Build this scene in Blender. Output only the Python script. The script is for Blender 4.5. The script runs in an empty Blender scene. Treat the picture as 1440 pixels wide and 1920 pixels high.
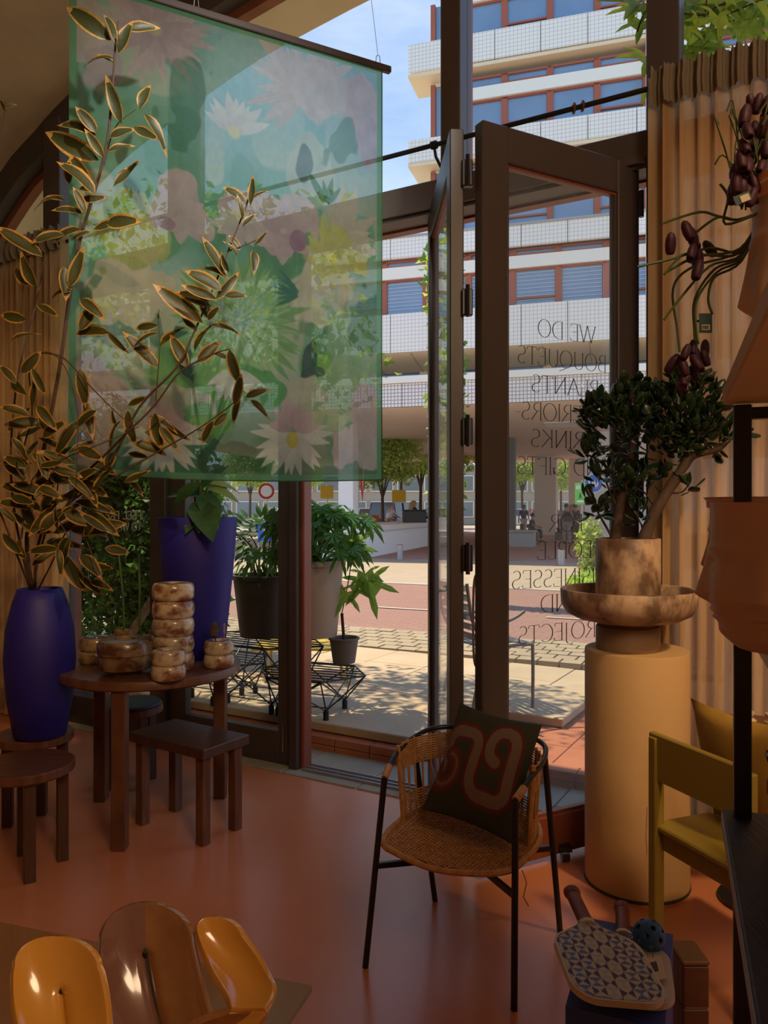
import bpy, math, random
import numpy as np
from mathutils import Vector, Matrix
random.seed(7); rng = np.random.default_rng(7)
sc = bpy.context.scene
col = sc.collection
V = Vector
# ---------------------------------------------------------------- camera, sky, sun, lamps, exposure
cd = bpy.data.cameras.new('camera'); cam = bpy.data.objects.new('camera', cd); col.objects.link(cam)
cam.location = (0, 0, 1.5); cam.rotation_euler = (math.pi/2, 0, 0)
cd.sensor_fit = 'VERTICAL'; cd.sensor_height = 36; cd.lens = 1450/1920*36
cd.shift_y = -5/1920; cd.clip_start = .05; cd.clip_end = 800
sc.camera = cam
sc.view_settings.view_transform = 'Standard'; sc.view_settings.look = 'None'
sc.view_settings.exposure = 1.5; sc.view_settings.gamma = 1; sc.view_settings.use_curve_mapping = False
w = bpy.data.worlds.new('sky'); sc.world = w; w.use_nodes = True
nt = w.node_tree; nt.nodes.clear()
def wn(t, **k):
    n = nt.nodes.new(t)
    for a, b in k.items(): setattr(n, a, b)
    return n
tc = wn('ShaderNodeTexCoord'); sx = wn('ShaderNodeSeparateXYZ'); nt.links.new(tc.outputs['Generated'], sx.inputs[0])
rp = wn('ShaderNodeValToRGB'); nt.links.new(sx.outputs[2], rp.inputs[0])
e = rp.color_ramp.elements
e[0].position = 0; e[0].color = (.62, .72, .84, 1); e[1].position = .85; e[1].color = (.13, .26, .62, 1)
for p_, c_ in ((.36, (.45, .60, .84, 1)), (.52, (.27, .43, .77, 1))):
    q = e.new(p_); q.color = c_
mp = wn('ShaderNodeMapping'); mp.inputs['Scale'].default_value = (1.2, 2.5, 4); nt.links.new(tc.outputs['Generated'], mp.inputs[0])
cl = wn('ShaderNodeTexNoise'); cl.inputs['Scale'].default_value = 2.2; cl.inputs['Detail'].default_value = 7; cl.inputs['Roughness'].default_value = .6
nt.links.new(mp.outputs[0], cl.inputs[0])
cr = wn('ShaderNodeValToRGB'); cr.color_ramp.elements[0].position = .48; cr.color_ramp.elements[1].position = .78
cr.color_ramp.elements[1].color = (.55, .55, .55, 1); nt.links.new(cl.outputs[0], cr.inputs[0])
mx = wn('ShaderNodeMix', data_type='RGBA'); mx.inputs[7].default_value = (.86, .91, 1, 1)
nt.links.new(cr.outputs[0], mx.inputs[0]); nt.links.new(rp.outputs[0], mx.inputs[6])
bg = wn('ShaderNodeBackground'); bg.inputs[1].default_value = .48; nt.links.new(mx.outputs[2], bg.inputs[0])
wo = wn('ShaderNodeOutputWorld'); nt.links.new(bg.outputs[0], wo.inputs[0])
def light(kind, name, loc, power, color, target=None, **k):
    d = bpy.data.lights.new(name, kind); d.energy = power; d.color = color
    for a, b in k.items(): setattr(d, a, b)
    o = bpy.data.objects.new(name, d); col.objects.link(o); o.location = loc
    if target is not None: o.rotation_euler = (V(target)-V(loc)).to_track_quat('-Z', 'Y').to_euler()
    return o
SUN = V((-.42, .24, .875)).normalized()
light('SUN', 'sun', SUN*40, 2.15, (1, .84, .60), (0, 0, 0), angle=.012)
# unseen lamps under the vault: warm shop spots, an added scarf spot, a fill lamp
light('SPOT', 'unseen_spotlight', (-.1, .35, 3.3), 95, (1, .60, .22), (-1.62, 3.35, 2.0), spot_size=.62, spot_blend=.6, shadow_soft_size=.04)
light('SPOT', 'unseen_spotlight', (1.9, 1.2, 3.3), 80, (1, .66, .33), (1.42, 3.0, .8), spot_size=.62, spot_blend=.7, shadow_soft_size=.12)
light('SPOT', 'unseen_spotlight', (.3, 1.2, 3.9), 190, (1, .96, .90), (-.65, 3.45, 3.0), spot_size=.80, spot_blend=.8, shadow_soft_size=.06)  # added out of view only to brighten the hanging scarf
light('POINT', 'fill_lamp', (1.3, -1.0, 3.6), 68, (1, .72, .45), shadow_soft_size=.6)  # unseen soft fill, added to lift the dim interior
# ---------------------------------------------------------------- materials
M = {}
def mat(name, c=(.5,.5,.5), rough=.6, c2=None, scale=6, stretch=(1,1,1), bump=0, bscale=None, metal=0, spec=.5, kind='noise', coat=0, emis=0, lo=.35, hi=.65, transl=0, sss=0, coords='Object', attr=None, bdist=.01):
    m = bpy.data.materials.new(name); m.use_nodes = True; t = m.node_tree; b = t.nodes['Principled BSDF']
    N = lambda ty: t.nodes.new(ty); L = t.links.new
    b.inputs['Base Color'].default_value = (*c, 1); b.inputs['Roughness'].default_value = rough
    b.inputs['Metallic'].default_value = metal; b.inputs['Specular IOR Level'].default_value = spec
    if coat: b.inputs['Coat Weight'].default_value = coat; b.inputs['Coat Roughness'].default_value = .08
    if sss: b.inputs['Subsurface Weight'].default_value = sss; b.inputs['Subsurface Scale'].default_value = .02
    colout = None
    if c2 is not None or bump:
        tcn = N('ShaderNodeTexCoord'); mpn = N('ShaderNodeMapping'); mpn.inputs['Scale'].default_value = stretch
        L(tcn.outputs[coords], mpn.inputs[0])
        if kind == 'wave':
            tx = N('ShaderNodeTexWave'); tx.inputs['Scale'].default_value = scale; tx.inputs['Distortion'].default_value = 5
            tx.inputs['Detail'].default_value = 3; out = tx.outputs['Fac']
        else:
            tx = N('ShaderNodeTexNoise'); tx.inputs['Scale'].default_value = scale; tx.inputs['Detail'].default_value = 6
            tx.inputs['Roughness'].default_value = .6; out = tx.outputs[0]
        L(mpn.outputs[0], tx.inputs['Vector'])
        if c2 is not None:
            r = N('ShaderNodeValToRGB'); r.color_ramp.elements[0].position = lo; r.color_ramp.elements[1].position = hi
            r.color_ramp.elements[0].color = (*c, 1); r.color_ramp.elements[1].color = (*c2, 1)
            L(out, r.inputs[0]); colout = r.outputs[0]; L(colout, b.inputs['Base Color'])
        if bump:
            if bscale:
                t2 = N('ShaderNodeTexNoise'); t2.inputs['Scale'].default_value = bscale; t2.inputs['Detail'].default_value = 4
                L(mpn.outputs[0], t2.inputs['Vector']); out = t2.outputs[0]
            bp = N('ShaderNodeBump'); bp.inputs['Strength'].default_value = bump; bp.inputs['Distance'].default_value = bdist
            L(out, bp.inputs['Height']); L(bp.outputs[0], b.inputs['Normal'])
    if attr:
        at = N('ShaderNodeAttribute'); at.attribute_name = attr; colout = at.outputs['Color']; L(colout, b.inputs['Base Color'])
    if emis: b.inputs['Emission Color'].default_value = (*c, 1); b.inputs['Emission Strength'].default_value = emis
    if transl:
        tr = N('ShaderNodeBsdfTranslucent'); ms = N('ShaderNodeMixShader'); ms.inputs[0].default_value = transl
        if colout: L(colout, tr.inputs[0])
        else: tr.inputs[0].default_value = (*c, 1)
        L(b.outputs[0], ms.inputs[1]); L(tr.outputs[0], ms.inputs[2]); L(ms.outputs[0], t.nodes['Material Output'].inputs[0])
    M[name] = m; return m
def glass(name, tint=(1,1,1), ior=1.5, rough=0, dim=1.0):
    m = bpy.data.materials.new(name); m.use_nodes = True; t = m.node_tree; t.nodes.remove(t.nodes['Principled BSDF'])
    N = lambda ty: t.nodes.new(ty); L = t.links.new
    g = N('ShaderNodeBsdfGlossy'); g.inputs['Roughness'].default_value = rough
    tr = N('ShaderNodeBsdfTransparent'); tr.inputs[0].default_value = (*tint, 1)
    ge = N('ShaderNodeNewGeometry'); dt = N('ShaderNodeVectorMath'); dt.operation = 'DOT_PRODUCT'; L(ge.outputs['Incoming'], dt.inputs[0]); L(ge.outputs['Normal'], dt.inputs[1])
    ab = N('ShaderNodeMath'); ab.operation = 'ABSOLUTE'; L(dt.outputs['Value'], ab.inputs[0]); on = N('ShaderNodeMath'); on.operation = 'SUBTRACT'; on.inputs[0].default_value = 1; L(ab.outputs[0], on.inputs[1])
    pw = N('ShaderNodeMath'); pw.operation = 'POWER'; pw.inputs[1].default_value = 5; L(on.outputs[0], pw.inputs[0]); f = N('ShaderNodeMath'); f.operation = 'MULTIPLY_ADD'; f.inputs[1].default_value = .96; f.inputs[2].default_value = .04*dim; L(pw.outputs[0], f.inputs[0])
    ms = N('ShaderNodeMixShader'); mm = N('ShaderNodeMath'); mm.operation = 'MULTIPLY'; mm.inputs[1].default_value = .6
    L(f.outputs[0], mm.inputs[0]); L(mm.outputs[0], ms.inputs[0]); L(tr.outputs[0], ms.inputs[1]); L(g.outputs[0], ms.inputs[2])
    L(ms.outputs[0], t.nodes['Material Output'].inputs[0]); M[name] = m; return m
def gridmat(name, tile, line, n, stretch=(1,1,1), rough=.6, mortar=.06, bump=.0, offset=0, w_=1, h_=1, c2=None):
    m = bpy.data.materials.new(name); m.use_nodes = True; t = m.node_tree; b = t.nodes['Principled BSDF']; L = t.links.new
    tcn = t.nodes.new('ShaderNodeTexCoord'); mpn = t.nodes.new('ShaderNodeMapping'); mpn.inputs['Scale'].default_value = stretch
    uvn = 'UV'
    L(tcn.outputs[uvn], mpn.inputs[0]); br = t.nodes.new('ShaderNodeTexBrick'); L(mpn.outputs[0], br.inputs[0])
    br.offset = offset; br.inputs['Scale'].default_value = n; br.inputs['Mortar Size'].default_value = mortar; br.inputs['Mortar Smooth'].default_value = .1
    br.inputs['Brick Width'].default_value = w_; br.inputs['Row Height'].default_value = h_
    br.inputs['Color1'].default_value = (*tile, 1); br.inputs['Color2'].default_value = (*(c2 or tile), 1); br.inputs['Mortar'].default_value = (*line, 1)
    L(br.outputs[0], b.inputs['Base Color']); b.inputs['Roughness'].default_value = rough
    if bump:
        bp = t.nodes.new('ShaderNodeBump'); bp.inputs['Strength'].default_value = bump; bp.inputs['Distance'].default_value = .01; bp.invert = True
        L(br.outputs[1], bp.inputs['Height']); L(bp.outputs[0], b.inputs['Normal'])
    M[name] = m; return m
mat('floor', (.56,.205,.095), .26, (.64,.24,.115), 1.3, bump=.06, bscale=9, lo=.3, hi=.7, spec=.6)
mat('vault', (.46,.35,.235), .9, (.39,.295,.195), 2, bump=.25, bscale=60)
mat('dark_frame', (.060,.048,.047), .42, (.074,.056,.052), 5, (1,1,.2))
mat('red_frame', (.24,.062,.030), .42, (.18,.045,.022), 6, (1,1,.2))
mat('reveal', (.72,.60,.40), .8, (.66,.54,.36), 3)
mat('black_metal', (.012,.012,.013), .35, spec=.5)
mat('steel', (.55,.55,.55), .3, metal=1)
mat('brushed', (.42,.42,.43), .45, metal=.8)
glass('clear_glass', (.97,.985,.975), 1.45)
glass('table_glass', (.80,.88,.80), 1.5)
mat('lettering', (.045,.05,.06), .5)
mat('white_lettering', (.55,.56,.5), .6)
mat('curtain', (.72,.50,.27), .9, (.62,.42,.22), 30, (1,1,.1), bump=.1, bscale=250, transl=.6)
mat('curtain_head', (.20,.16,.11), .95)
mat('leaf_green', (.10,.24,.03), .5, (.16,.34,.04), 4, transl=.45)
mat('leaf_bright', (.42,.62,.07), .5, (.62,.76,.12), 1.2, transl=.5)
mat('leaf_far', (.42,.56,.12), .6, (.62,.72,.22), .8, transl=.62)
mat('leaf_dark', (.035,.085,.02), .45, (.06,.14,.03), 6, transl=.25)
mat('leaf_mid', (.07,.19,.045), .42, (.12,.28,.06), 6, transl=.35)
mat('leaf_vine', (.22,.40,.07), .5, (.34,.52,.10), 9, transl=.5)
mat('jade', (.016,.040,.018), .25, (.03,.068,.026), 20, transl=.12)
mat('rubber_leaf', (.03,.085,.03), .3, (.05,.12,.035), 8, transl=.25)
mat('yellow_leaf', (.34,.38,.06), .45, transl=.4)
mat('variegated_core', (.028,.034,.010), .5, (.050,.054,.014), 30, transl=.3)
mat('variegated_edge', (.60,.32,.06), .5, (.26,.14,.03), 45, transl=.4)
mat('bark', (.075,.045,.028), .9, (.12,.08,.05), 20, (1,1,.3), bump=.5)
mat('jade_bark', (.055,.034,.024), .85, (.09,.056,.040), 25, (1,1,.4), bump=.5)
mat('twig', (.05,.028,.018), .8)
mat('soil', (.03,.02,.014), .95, bump=.5)
mat('blue', (.009,.006,.20), .6, (.011,.008,.23), 3, bump=.05, bscale=80)
mat('wood', (.095,.036,.018), .42, (.17,.072,.034), 5, (1,14,1), kind='noise', bump=.06)
mat('wood_dark', (.065,.028,.015), .42, (.10,.042,.022), 5, (10,1,1), bump=.06)
mat('black_oak', (.030,.026,.022), .5, (.018,.015,.013), 9, (14,1.2,1), bump=.25)
mat('onyx', (.60,.50,.34), .22, (.20,.075,.035), 11, (1,1,1.6), lo=.44, hi=.60, coat=.4)
mat('onyx_dark', (.24,.17,.09), .25, (.09,.035,.018), 10, (1,1,1.6), lo=.42, hi=.6, coat=.3)
mat('marbled', (.48,.33,.22), .5, (.14,.08,.05), 9, (1,1,.7), lo=.42, hi=.60, bump=.05)
mat('pedestal', (.56,.36,.17), .75, (.53,.34,.16), 3)
mat('drum', (.30,.20,.12), .6, (.24,.155,.09), 5)
mat('porcelain', (.58,.40,.28), .5, sss=.15)
mat('rattan', (.62,.33,.12), .45, (.42,.20,.065), 40, bump=.2)
mat('cushion_print', attr='Col', rough=.95)
mat('paddle_print', attr='Col', rough=.4)
mat('mustard', (.36,.20,.03), .85, (.42,.25,.04), 12, bump=.1)
mat('olive', (.30,.215,.030), .5)
mat('paddle_edge', (.62,.52,.40), .4)
mat('paddle_white', (.66,.62,.56), .45)
mat('grip', (.22,.045,.02), .4, (.16,.03,.015), 30, bump=.3)
mat('navy', (.012,.022,.10), .5)
mat('ball', (.02,.10,.26), .45)
mat('plinth_blue', (.04,.07,.30), .6)
mat('paper', (.62,.50,.36), .8)
mat('ink', (.02,.02,.02), .7)
mat('tag_green', (.008,.05,.038), .6)
mat('purple', (.060,.015,.035), .55, (.10,.028,.04), 60, transl=.25)
mat('stem', (.07,.10,.02), .6)
mat('glaze_ochre', (.66,.32,.05), .15, (.58,.27,.04), 6, coat=.8)
mat('glaze_mauve', (.22,.105,.082), .14, (.18,.085,.065), 5, coat=.8)
mat('glaze_brown', (.32,.145,.05), .16, (.25,.105,.038), 25, coat=.8)
mat('burgundy', (.05,.008,.008), .15, coat=.6)
mat('rattan_band', (.22,.11,.04), .5)
mat('orange', (.72,.10,.01), .5)
mat('concrete', (.54,.42,.27), .85, (.47,.36,.23), 2.5, bump=.2, bscale=40)
mat('slab_edge', (.20,.17,.13), .9)
mat('paver', (.36,.33,.25), .9, (.30,.27,.205), 3, bump=.2, bscale=30)
mat('terracotta', (.47,.165,.075), .8, (.40,.135,.06), 6, bump=.1)
mat('cobble', (.40,.32,.205), .9, (.34,.27,.17), 3)
mat('kerb_white', (.55,.52,.45), .8)
mat('pot_dark', (.055,.048,.04), .6)
mat('pot_taupe', (.40,.33,.26), .55)
mat('pot_grey', (.16,.14,.125), .6)
mat('yellow', (.70,.45,.03), .5)
mat('chair_metal', (.19,.20,.19), .5)
gridmat('road', (.30,.165,.125), (.22,.115,.09), 4, (1,1,1), .85, .03, .3, .5, .9, .42, c2=(.33,.185,.14))
gridmat('arcade_floor', (.42,.23,.185), (.34,.18,.14), 4, (1,1,1), .8, .03, .2, .5, .9, .42, c2=(.46,.26,.20))
gridmat('sidewalk', (.43,.345,.245), (.36,.29,.20), 1, (1,1,1), .85, .02, .2, .5, 1, .6, c2=(.40,.32,.225))
gridmat('tiles', (.95,.90,.80), (.62,.58,.52), 9, (1,1,1), .5, .07)
gridmat('tiles_big', (.88,.82,.76), (.38,.32,.30), 9.5, (1,1,1), .5, .12)
mat('white_band', (.92,.88,.76), .6)
mat('soffit', (.88,.70,.46), .8)
mat('soffit_low', (.90,.72,.54), .8, (.86,.68,.50), .6)
mat('window_red', (.40,.105,.055), .5)
mat('window_glass', (.16,.26,.40), .06, (.20,.32,.48), .6, spec=1)
mat('window_dim', (.20,.23,.25), .12, spec=.8)
mat('blind', (.62,.66,.70), .6)
mat('grey_panel', (.38,.40,.40), .6)
mat('col_light', (.74,.66,.54), .8)
mat('col_dark', (.13,.13,.11), .7)
mat('white_wall', (.82,.80,.76), .7)
mat('asphalt', (.42,.36,.28), .9)
mat('far_wall', (.42,.37,.30), .8)
mat('flats', (.17,.19,.24), .8)
mat('car_glass', (.04,.06,.07), .08, spec=1)
mat('tyre', (.02,.02,.02), .7)
for nme, c in dict(silver=(.45,.50,.52), car_blue=(.04,.06,.17), car_white=(.75,.75,.74), red=(.6,.03,.03)).items(): mat(nme, c, .25, coat=.6)
for nme, c in dict(skin=(.55,.30,.20), shirt_white=(.75,.66,.68), khaki=(.45,.36,.22), navy_cloth=(.03,.05,.13), beige_cloth=(.68,.52,.38), black_cloth=(.02,.02,.022), grey_cloth=(.35,.34,.35), hair_blond=(.42,.24,.09), hair_dark=(.05,.03,.02), sign_green=(.16,.62,.10), sign_blue=(.03,.16,.62), sign_white=(.85,.85,.85), cardboard=(.40,.27,.16), clear_red=(.5,.03,.03)).items(): mat(nme, c, .7)
def sheer(name, k):
    t = M[name].node_tree; out = t.nodes['Material Output']; src = out.inputs[0].links[0].from_socket
    tr = t.nodes.new('ShaderNodeBsdfTransparent'); ms = t.nodes.new('ShaderNodeMixShader'); ms.inputs[0].default_value = k
    t.links.new(src, ms.inputs[1]); t.links.new(tr.outputs[0], ms.inputs[2]); t.links.new(ms.outputs[0], out.inputs[0])
sheer('curtain', .03)
def haze_veil():  # pale translucent share puts the milky glare haze into the door glass
    m = M['clear_glass'].copy(); m.name = 'hazed_glass'; M['hazed_glass'] = m; t = m.node_tree; out = t.nodes['Material Output']; src = out.inputs[0].links[0].from_socket
    tr = t.nodes.new('ShaderNodeBsdfTranslucent'); tr.inputs[0].default_value = (.9,.85,.75,1); ms = t.nodes.new('ShaderNodeMixShader'); ms.inputs[0].default_value = .07
    t.links.new(src, ms.inputs[1]); t.links.new(tr.outputs[0], ms.inputs[2]); t.links.new(ms.outputs[0], out.inputs[0])
haze_veil()
# ---------------------------------------------------------------- helpers
def px(x, y, Y): return V(((x-720)/1450*Y, Y, 1.5-(y-955)/1450*Y))
def gp(x, y, z=0.0):
    Y = 1450*(1.5-z)/(y-955); return V(((x-720)/1450*Y, Y, z))
U = V((.866, -.5, 0)); NN = V((.5, .866, 0)); A0 = V((-.479, 4.48, 0))
def fp(s, off=0, z=0): return A0+U*s+NN*off+V((0, 0, z))
class MB:
    def __init__(self): self.v = []; self.f = []; self.m = []; self.uv = None
    def add(self, vs, fs, mi=0):
        n = len(self.v); self.v += [tuple(p) for p in vs]; self.f += [tuple(i+n for i in f) for f in fs]; self.m += [mi]*len(fs); return self
    def box(self, c, s, ax=None, mi=0):
        X, Y_, Z = ax or (V((1,0,0)), V((0,1,0)), V((0,0,1))); c = V(c)
        vs = [c+X*(a*s[0]/2)+Y_*(b*s[1]/2)+Z*(d*s[2]/2) for a in (-1,1) for b in (-1,1) for d in (-1,1)]
        return self.add(vs, [(0,1,3,2),(4,6,7,5),(0,4,5,1),(2,3,7,6),(0,2,6,4),(1,5,7,3)], mi)
    def bev(self, c, s, b=.004, ax=None, mi=0):
        # a box with chamfered edges
        X, Y_, Z = ax or (V((1,0,0)), V((0,1,0)), V((0,0,1))); c = V(c)
        h = [k/2 for k in s]; vs = []; idx = {}
        for sx_ in (-1,1):
            for sy in (-1,1):
                for sz in (-1,1):
                    for k in range(3):
                        d = [h[0]*sx_, h[1]*sy, h[2]*sz]
                        for j in range(3):
                            if j != k: d[j] -= b*(sx_, sy, sz)[j]
                        idx[(sx_,sy,sz,k)] = len(vs); vs.append(c+X*d[0]+Y_*d[1]+Z*d[2])
        fs = []
        for k in range(3):
            o = [j for j in range(3) if j != k]
            for sg in (-1,1):
                q = []
                for a, b2 in ((-1,-1),(1,-1),(1,1),(-1,1)):
                    t = [0,0,0]; t[k] = sg; t[o[0]] = a; t[o[1]] = b2; q.append(idx[(*t, k)])
                fs.append(q if (sg > 0) ^ (k == 1) else q[::-1])
            for a in (-1,1):
                for b2 in (-1,1):
                    q = []
                    for sg, kk in ((-1,o[0]),(1,o[0]),(1,o[1]),(-1,o[1])):
                        t = [0,0,0]; t[k] = sg; t[o[0]] = a; t[o[1]] = b2; q.append(idx[(*t, kk)])
                    fs.append(q)
        for sx_ in (-1,1):
            for sy in (-1,1):
                for sz in (-1,1): fs.append([idx[(sx_,sy,sz,k)] for k in range(3)])
        return self.add(vs, fs, mi)
    def bar(self, p, q, w_, h_=None, up=(0,0,1), mi=0):
        p, q = V(p), V(q); d = q-p; L_ = d.length; d.normalize(); up = V(up)
        s_ = d.cross(up)
        if s_.length < 1e-3: s_ = d.cross(V((1,0,0)))
        s_.normalize(); t = s_.cross(d)
        return self.box((p+q)/2, (w_, L_, h_ or w_), (s_, d, t), mi)
    def tube(self, pts, r, n=8, mi=0, closed=False, flat=1.0):
        pts = [V(p) for p in pts]; m = len(pts)
        rs = list(r) if hasattr(r, '__len__') else [r]*m
        T = []
        for i in range(m):
            a = pts[(i-1) % m] if (closed or i > 0) else pts[i]; b = pts[(i+1) % m] if (closed or i < m-1) else pts[i]
            T.append((b-a).normalized())
        s_ = T[0].cross(V((0,0,1)))
        if s_.length < .05: s_ = T[0].cross(V((1,0,0)))
        s_.normalize(); vs = []
        for i in range(m):
            s_ = (s_-T[i]*s_.dot(T[i])).normalized(); t = T[i].cross(s_)
            for k in range(n):
                a = 2*math.pi*k/n; vs.append(pts[i]+(s_*math.cos(a)+t*math.sin(a)*flat)*rs[i])
        fs = []
        for i in range(m if closed else m-1):
            j = (i+1) % m
            for k in range(n): fs.append((i*n+k, i*n+(k+1) % n, j*n+(k+1) % n, j*n+k))
        if not closed: fs += [tuple(range(n))[::-1], tuple(range((m-1)*n, m*n))]
        return self.add(vs, fs, mi)
    def lathe(self, prof, c, n=32, mi=0, sx_=1, sy=1):
        c = V(c); vs = []; fs = []
        for r_, z in prof:
            for k in range(n):
                a = 2*math.pi*k/n; vs.append(c+V((r_*math.cos(a)*sx_, r_*math.sin(a)*sy, z)))
        for i in range(len(prof)-1):
            for k in range(n): fs.append((i*n+k, i*n+(k+1) % n, (i+1)*n+(k+1) % n, (i+1)*n+k))
        if prof[0][0] > 1e-6: fs.append(tuple(range(n))[::-1])
        if prof[-1][0] > 1e-6: fs.append(tuple(range((len(prof)-1)*n, len(prof)*n)))
        return self.add(vs, fs, mi)
    def prism(self, poly, ext, mi=0):
        # poly: list of 3D points (planar), ext: extrusion vector
        n = len(poly); ext = V(ext); vs = [V(p) for p in poly]+[V(p)+ext for p in poly]
        fs = [tuple(range(n))[::-1], tuple(range(n, 2*n))]+[(i, (i+1) % n, (i+1) % n+n, i+n) for i in range(n)]
        return self.add(vs, fs, mi)
    def strip(self, A, B, mi=0, closed=False):
        n = len(A); return self.add(list(A)+list(B), [(i, (i+1) % n, (i+1) % n+n, i+n) for i in range(n if closed else n-1)], mi)
    def build(self, name, mats, parent=None, smooth=False, uvf=None):
        me = bpy.data.meshes.new(name); o0 = wloc(parent)
        me.from_pydata([(x-o0[0], y-o0[1], z-o0[2]) for x, y, z in self.v], [], self.f)
        if not isinstance(mats, (list, tuple)): mats = [mats]
        for k in mats: me.materials.append(M[k] if isinstance(k, str) else k)
        if any(self.m): me.polygons.foreach_set('material_index', self.m)
        fix_normals(me)
        if smooth:
            me.polygons.foreach_set('use_smooth', [True]*len(me.polygons))
            if smooth != 'all': me.set_sharp_from_angle(angle=math.radians(40))
        if uvf:
            ul = me.uv_layers.new(name='UV'); co = self.v
            for lp in me.loops: ul.data[lp.index].uv = uvf(V(co[lp.vertex_index]))
        o = bpy.data.objects.new(name, me); col.objects.link(o)
        if parent is not None: o.parent = parent
        return o
import bmesh
def fix_normals(me):
    if len(me.polygons) > 30000: return
    bm = bmesh.new(); bm.from_mesh(me); bmesh.ops.recalc_face_normals(bm, faces=bm.faces); bm.to_mesh(me); bm.free()
def wloc(o):
    p = V((0,0,0))
    while o is not None: p += o.location; o = o.parent
    return p
def tag(o, label=None, cat=None, group=None, kind=None):
    if label: o['label'] = label
    if cat: o['category'] = cat
    if group: o['group'] = group
    if kind: o['kind'] = kind
    return o
def thing(name, loc, label, cat, group=None):
    o = bpy.data.objects.new(name, None); o.empty_display_size = .1; col.objects.link(o); o.location = loc
    return tag(o, label, cat, group)
def struct(o, label=None): o['kind'] = 'structure'; return tag(o, label)
def sempty(name, loc, label=None):
    o = bpy.data.objects.new(name, None); col.objects.link(o); o.location = loc; return struct(o, label)
def kids(o): return [c for c in bpy.data.objects if c.parent == o]
def dup(o, parent=None, loc=None, rot=None):
    c = o.copy(); col.objects.link(c)
    if parent is not None: c.parent = parent
    if loc is not None: c.location = loc
    if rot is not None: c.rotation_euler = rot
    for k in list(o.children): dup(k, c)
    return c
def inst(me, name, parent, mtx):
    o = bpy.data.objects.new(name, me); col.objects.link(o)
    if parent is not None: o.parent = parent; mtx = Matrix.Translation(-wloc(parent)) @ mtx
    o.matrix_local = mtx if parent is not None else mtx
    if parent is None: o.matrix_world = mtx
    return o
def frame_m(loc, d, nrm, sc_=1):
    # matrix whose Y axis runs along d and Z axis near nrm
    d = V(d).normalized(); x = d.cross(V(nrm))
    if x.length < 1e-3: x = d.cross(V((1,.3,.2)))
    x.normalize(); z = x.cross(d)
    m = Matrix(((x.x*sc_, d.x*sc_, z.x*sc_, loc[0]), (x.y*sc_, d.y*sc_, z.y*sc_, loc[1]), (x.z*sc_, d.z*sc_, z.z*sc_, loc[2]), (0,0,0,1)))
    return m
def smooth_pts(pts, k=6):
    P = [V(p) for p in pts]; out = []
    for i in range(len(P)-1):
        p0 = P[max(i-1,0)]; p1 = P[i]; p2 = P[i+1]; p3 = P[min(i+2, len(P)-1)]
        for j in range(k):
            t = j/k; out.append(.5*((2*p1)+(-p0+p2)*t+(2*p0-5*p1+4*p2-p3)*t*t+(-p0+3*p1-3*p2+p3)*t**3))
    out.append(P[-1]); return out
def leaf_mesh(name, mats, w_=.35, curl=.25, fold=.12, n=6, edge=False, lobes=None, thick=0, wav=0):
    # a leaf of length 1 along +Y, lying in XY, curling in Z
    vs = []; fs = []; mi = []
    cols = [-1, -.74, 0, .74, 1] if edge else [-1, 0, 1]
    for i in range(n+1):
        t = i/n; wd = w_*math.sin(math.pi*t**.8)**.8*.5 if 0 < t < 1 else .004
        if lobes: wd *= 1+lobes*math.cos(t*26)
        for c in cols:
            vs.append((c*wd, t, -curl*t*t+abs(c)*fold*wd*2+(wav*math.sin(t*9+c*2)*abs(c))))
    k = len(cols)
    for i in range(n):
        for j in range(k-1):
            fs.append((i*k+j, i*k+j+1, (i+1)*k+j+1, (i+1)*k+j)); mi.append(1 if edge and (j in (0, k-2) or i == n-1) else 0)
    me = bpy.data.meshes.new(name); me.from_pydata(vs, [], fs)
    for m_ in mats: me.materials.append(M[m_])
    me.polygons.foreach_set('material_index', mi); me.polygons.foreach_set('use_smooth', [True]*len(fs))
    return me
def palmate_mesh(name, mat_, lobes=5, w_=.22, deep=.5, curl=.2):
    # lobed leaf: stalk joint at origin, middle lobe along +Y
    vs = [(0,0,0)]; fs = []
    angs = [math.radians(-115+230*i/(lobes-1)) for i in range(lobes)]
    ring = []
    for i, a in enumerate(angs):
        L_ = 1-.28*abs(i-(lobes-1)/2)/((lobes-1)/2)
        for da, rr in ((-w_*1.15, deep*L_), (-w_*.75, .72*L_), (0, L_), (w_*.75, .72*L_), (w_*1.15, deep*L_)):
            ring.append((math.sin(a+da)*rr, math.cos(a+da)*rr, -curl*rr*rr+(.05 if da else 0)))
    vs += ring
    for i in range(len(ring)-1): fs.append((0, i+1, i+2))
    me = bpy.data.meshes.new(name); me.from_pydata(vs, [], fs); me.materials.append(M[mat_]); return me
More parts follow.
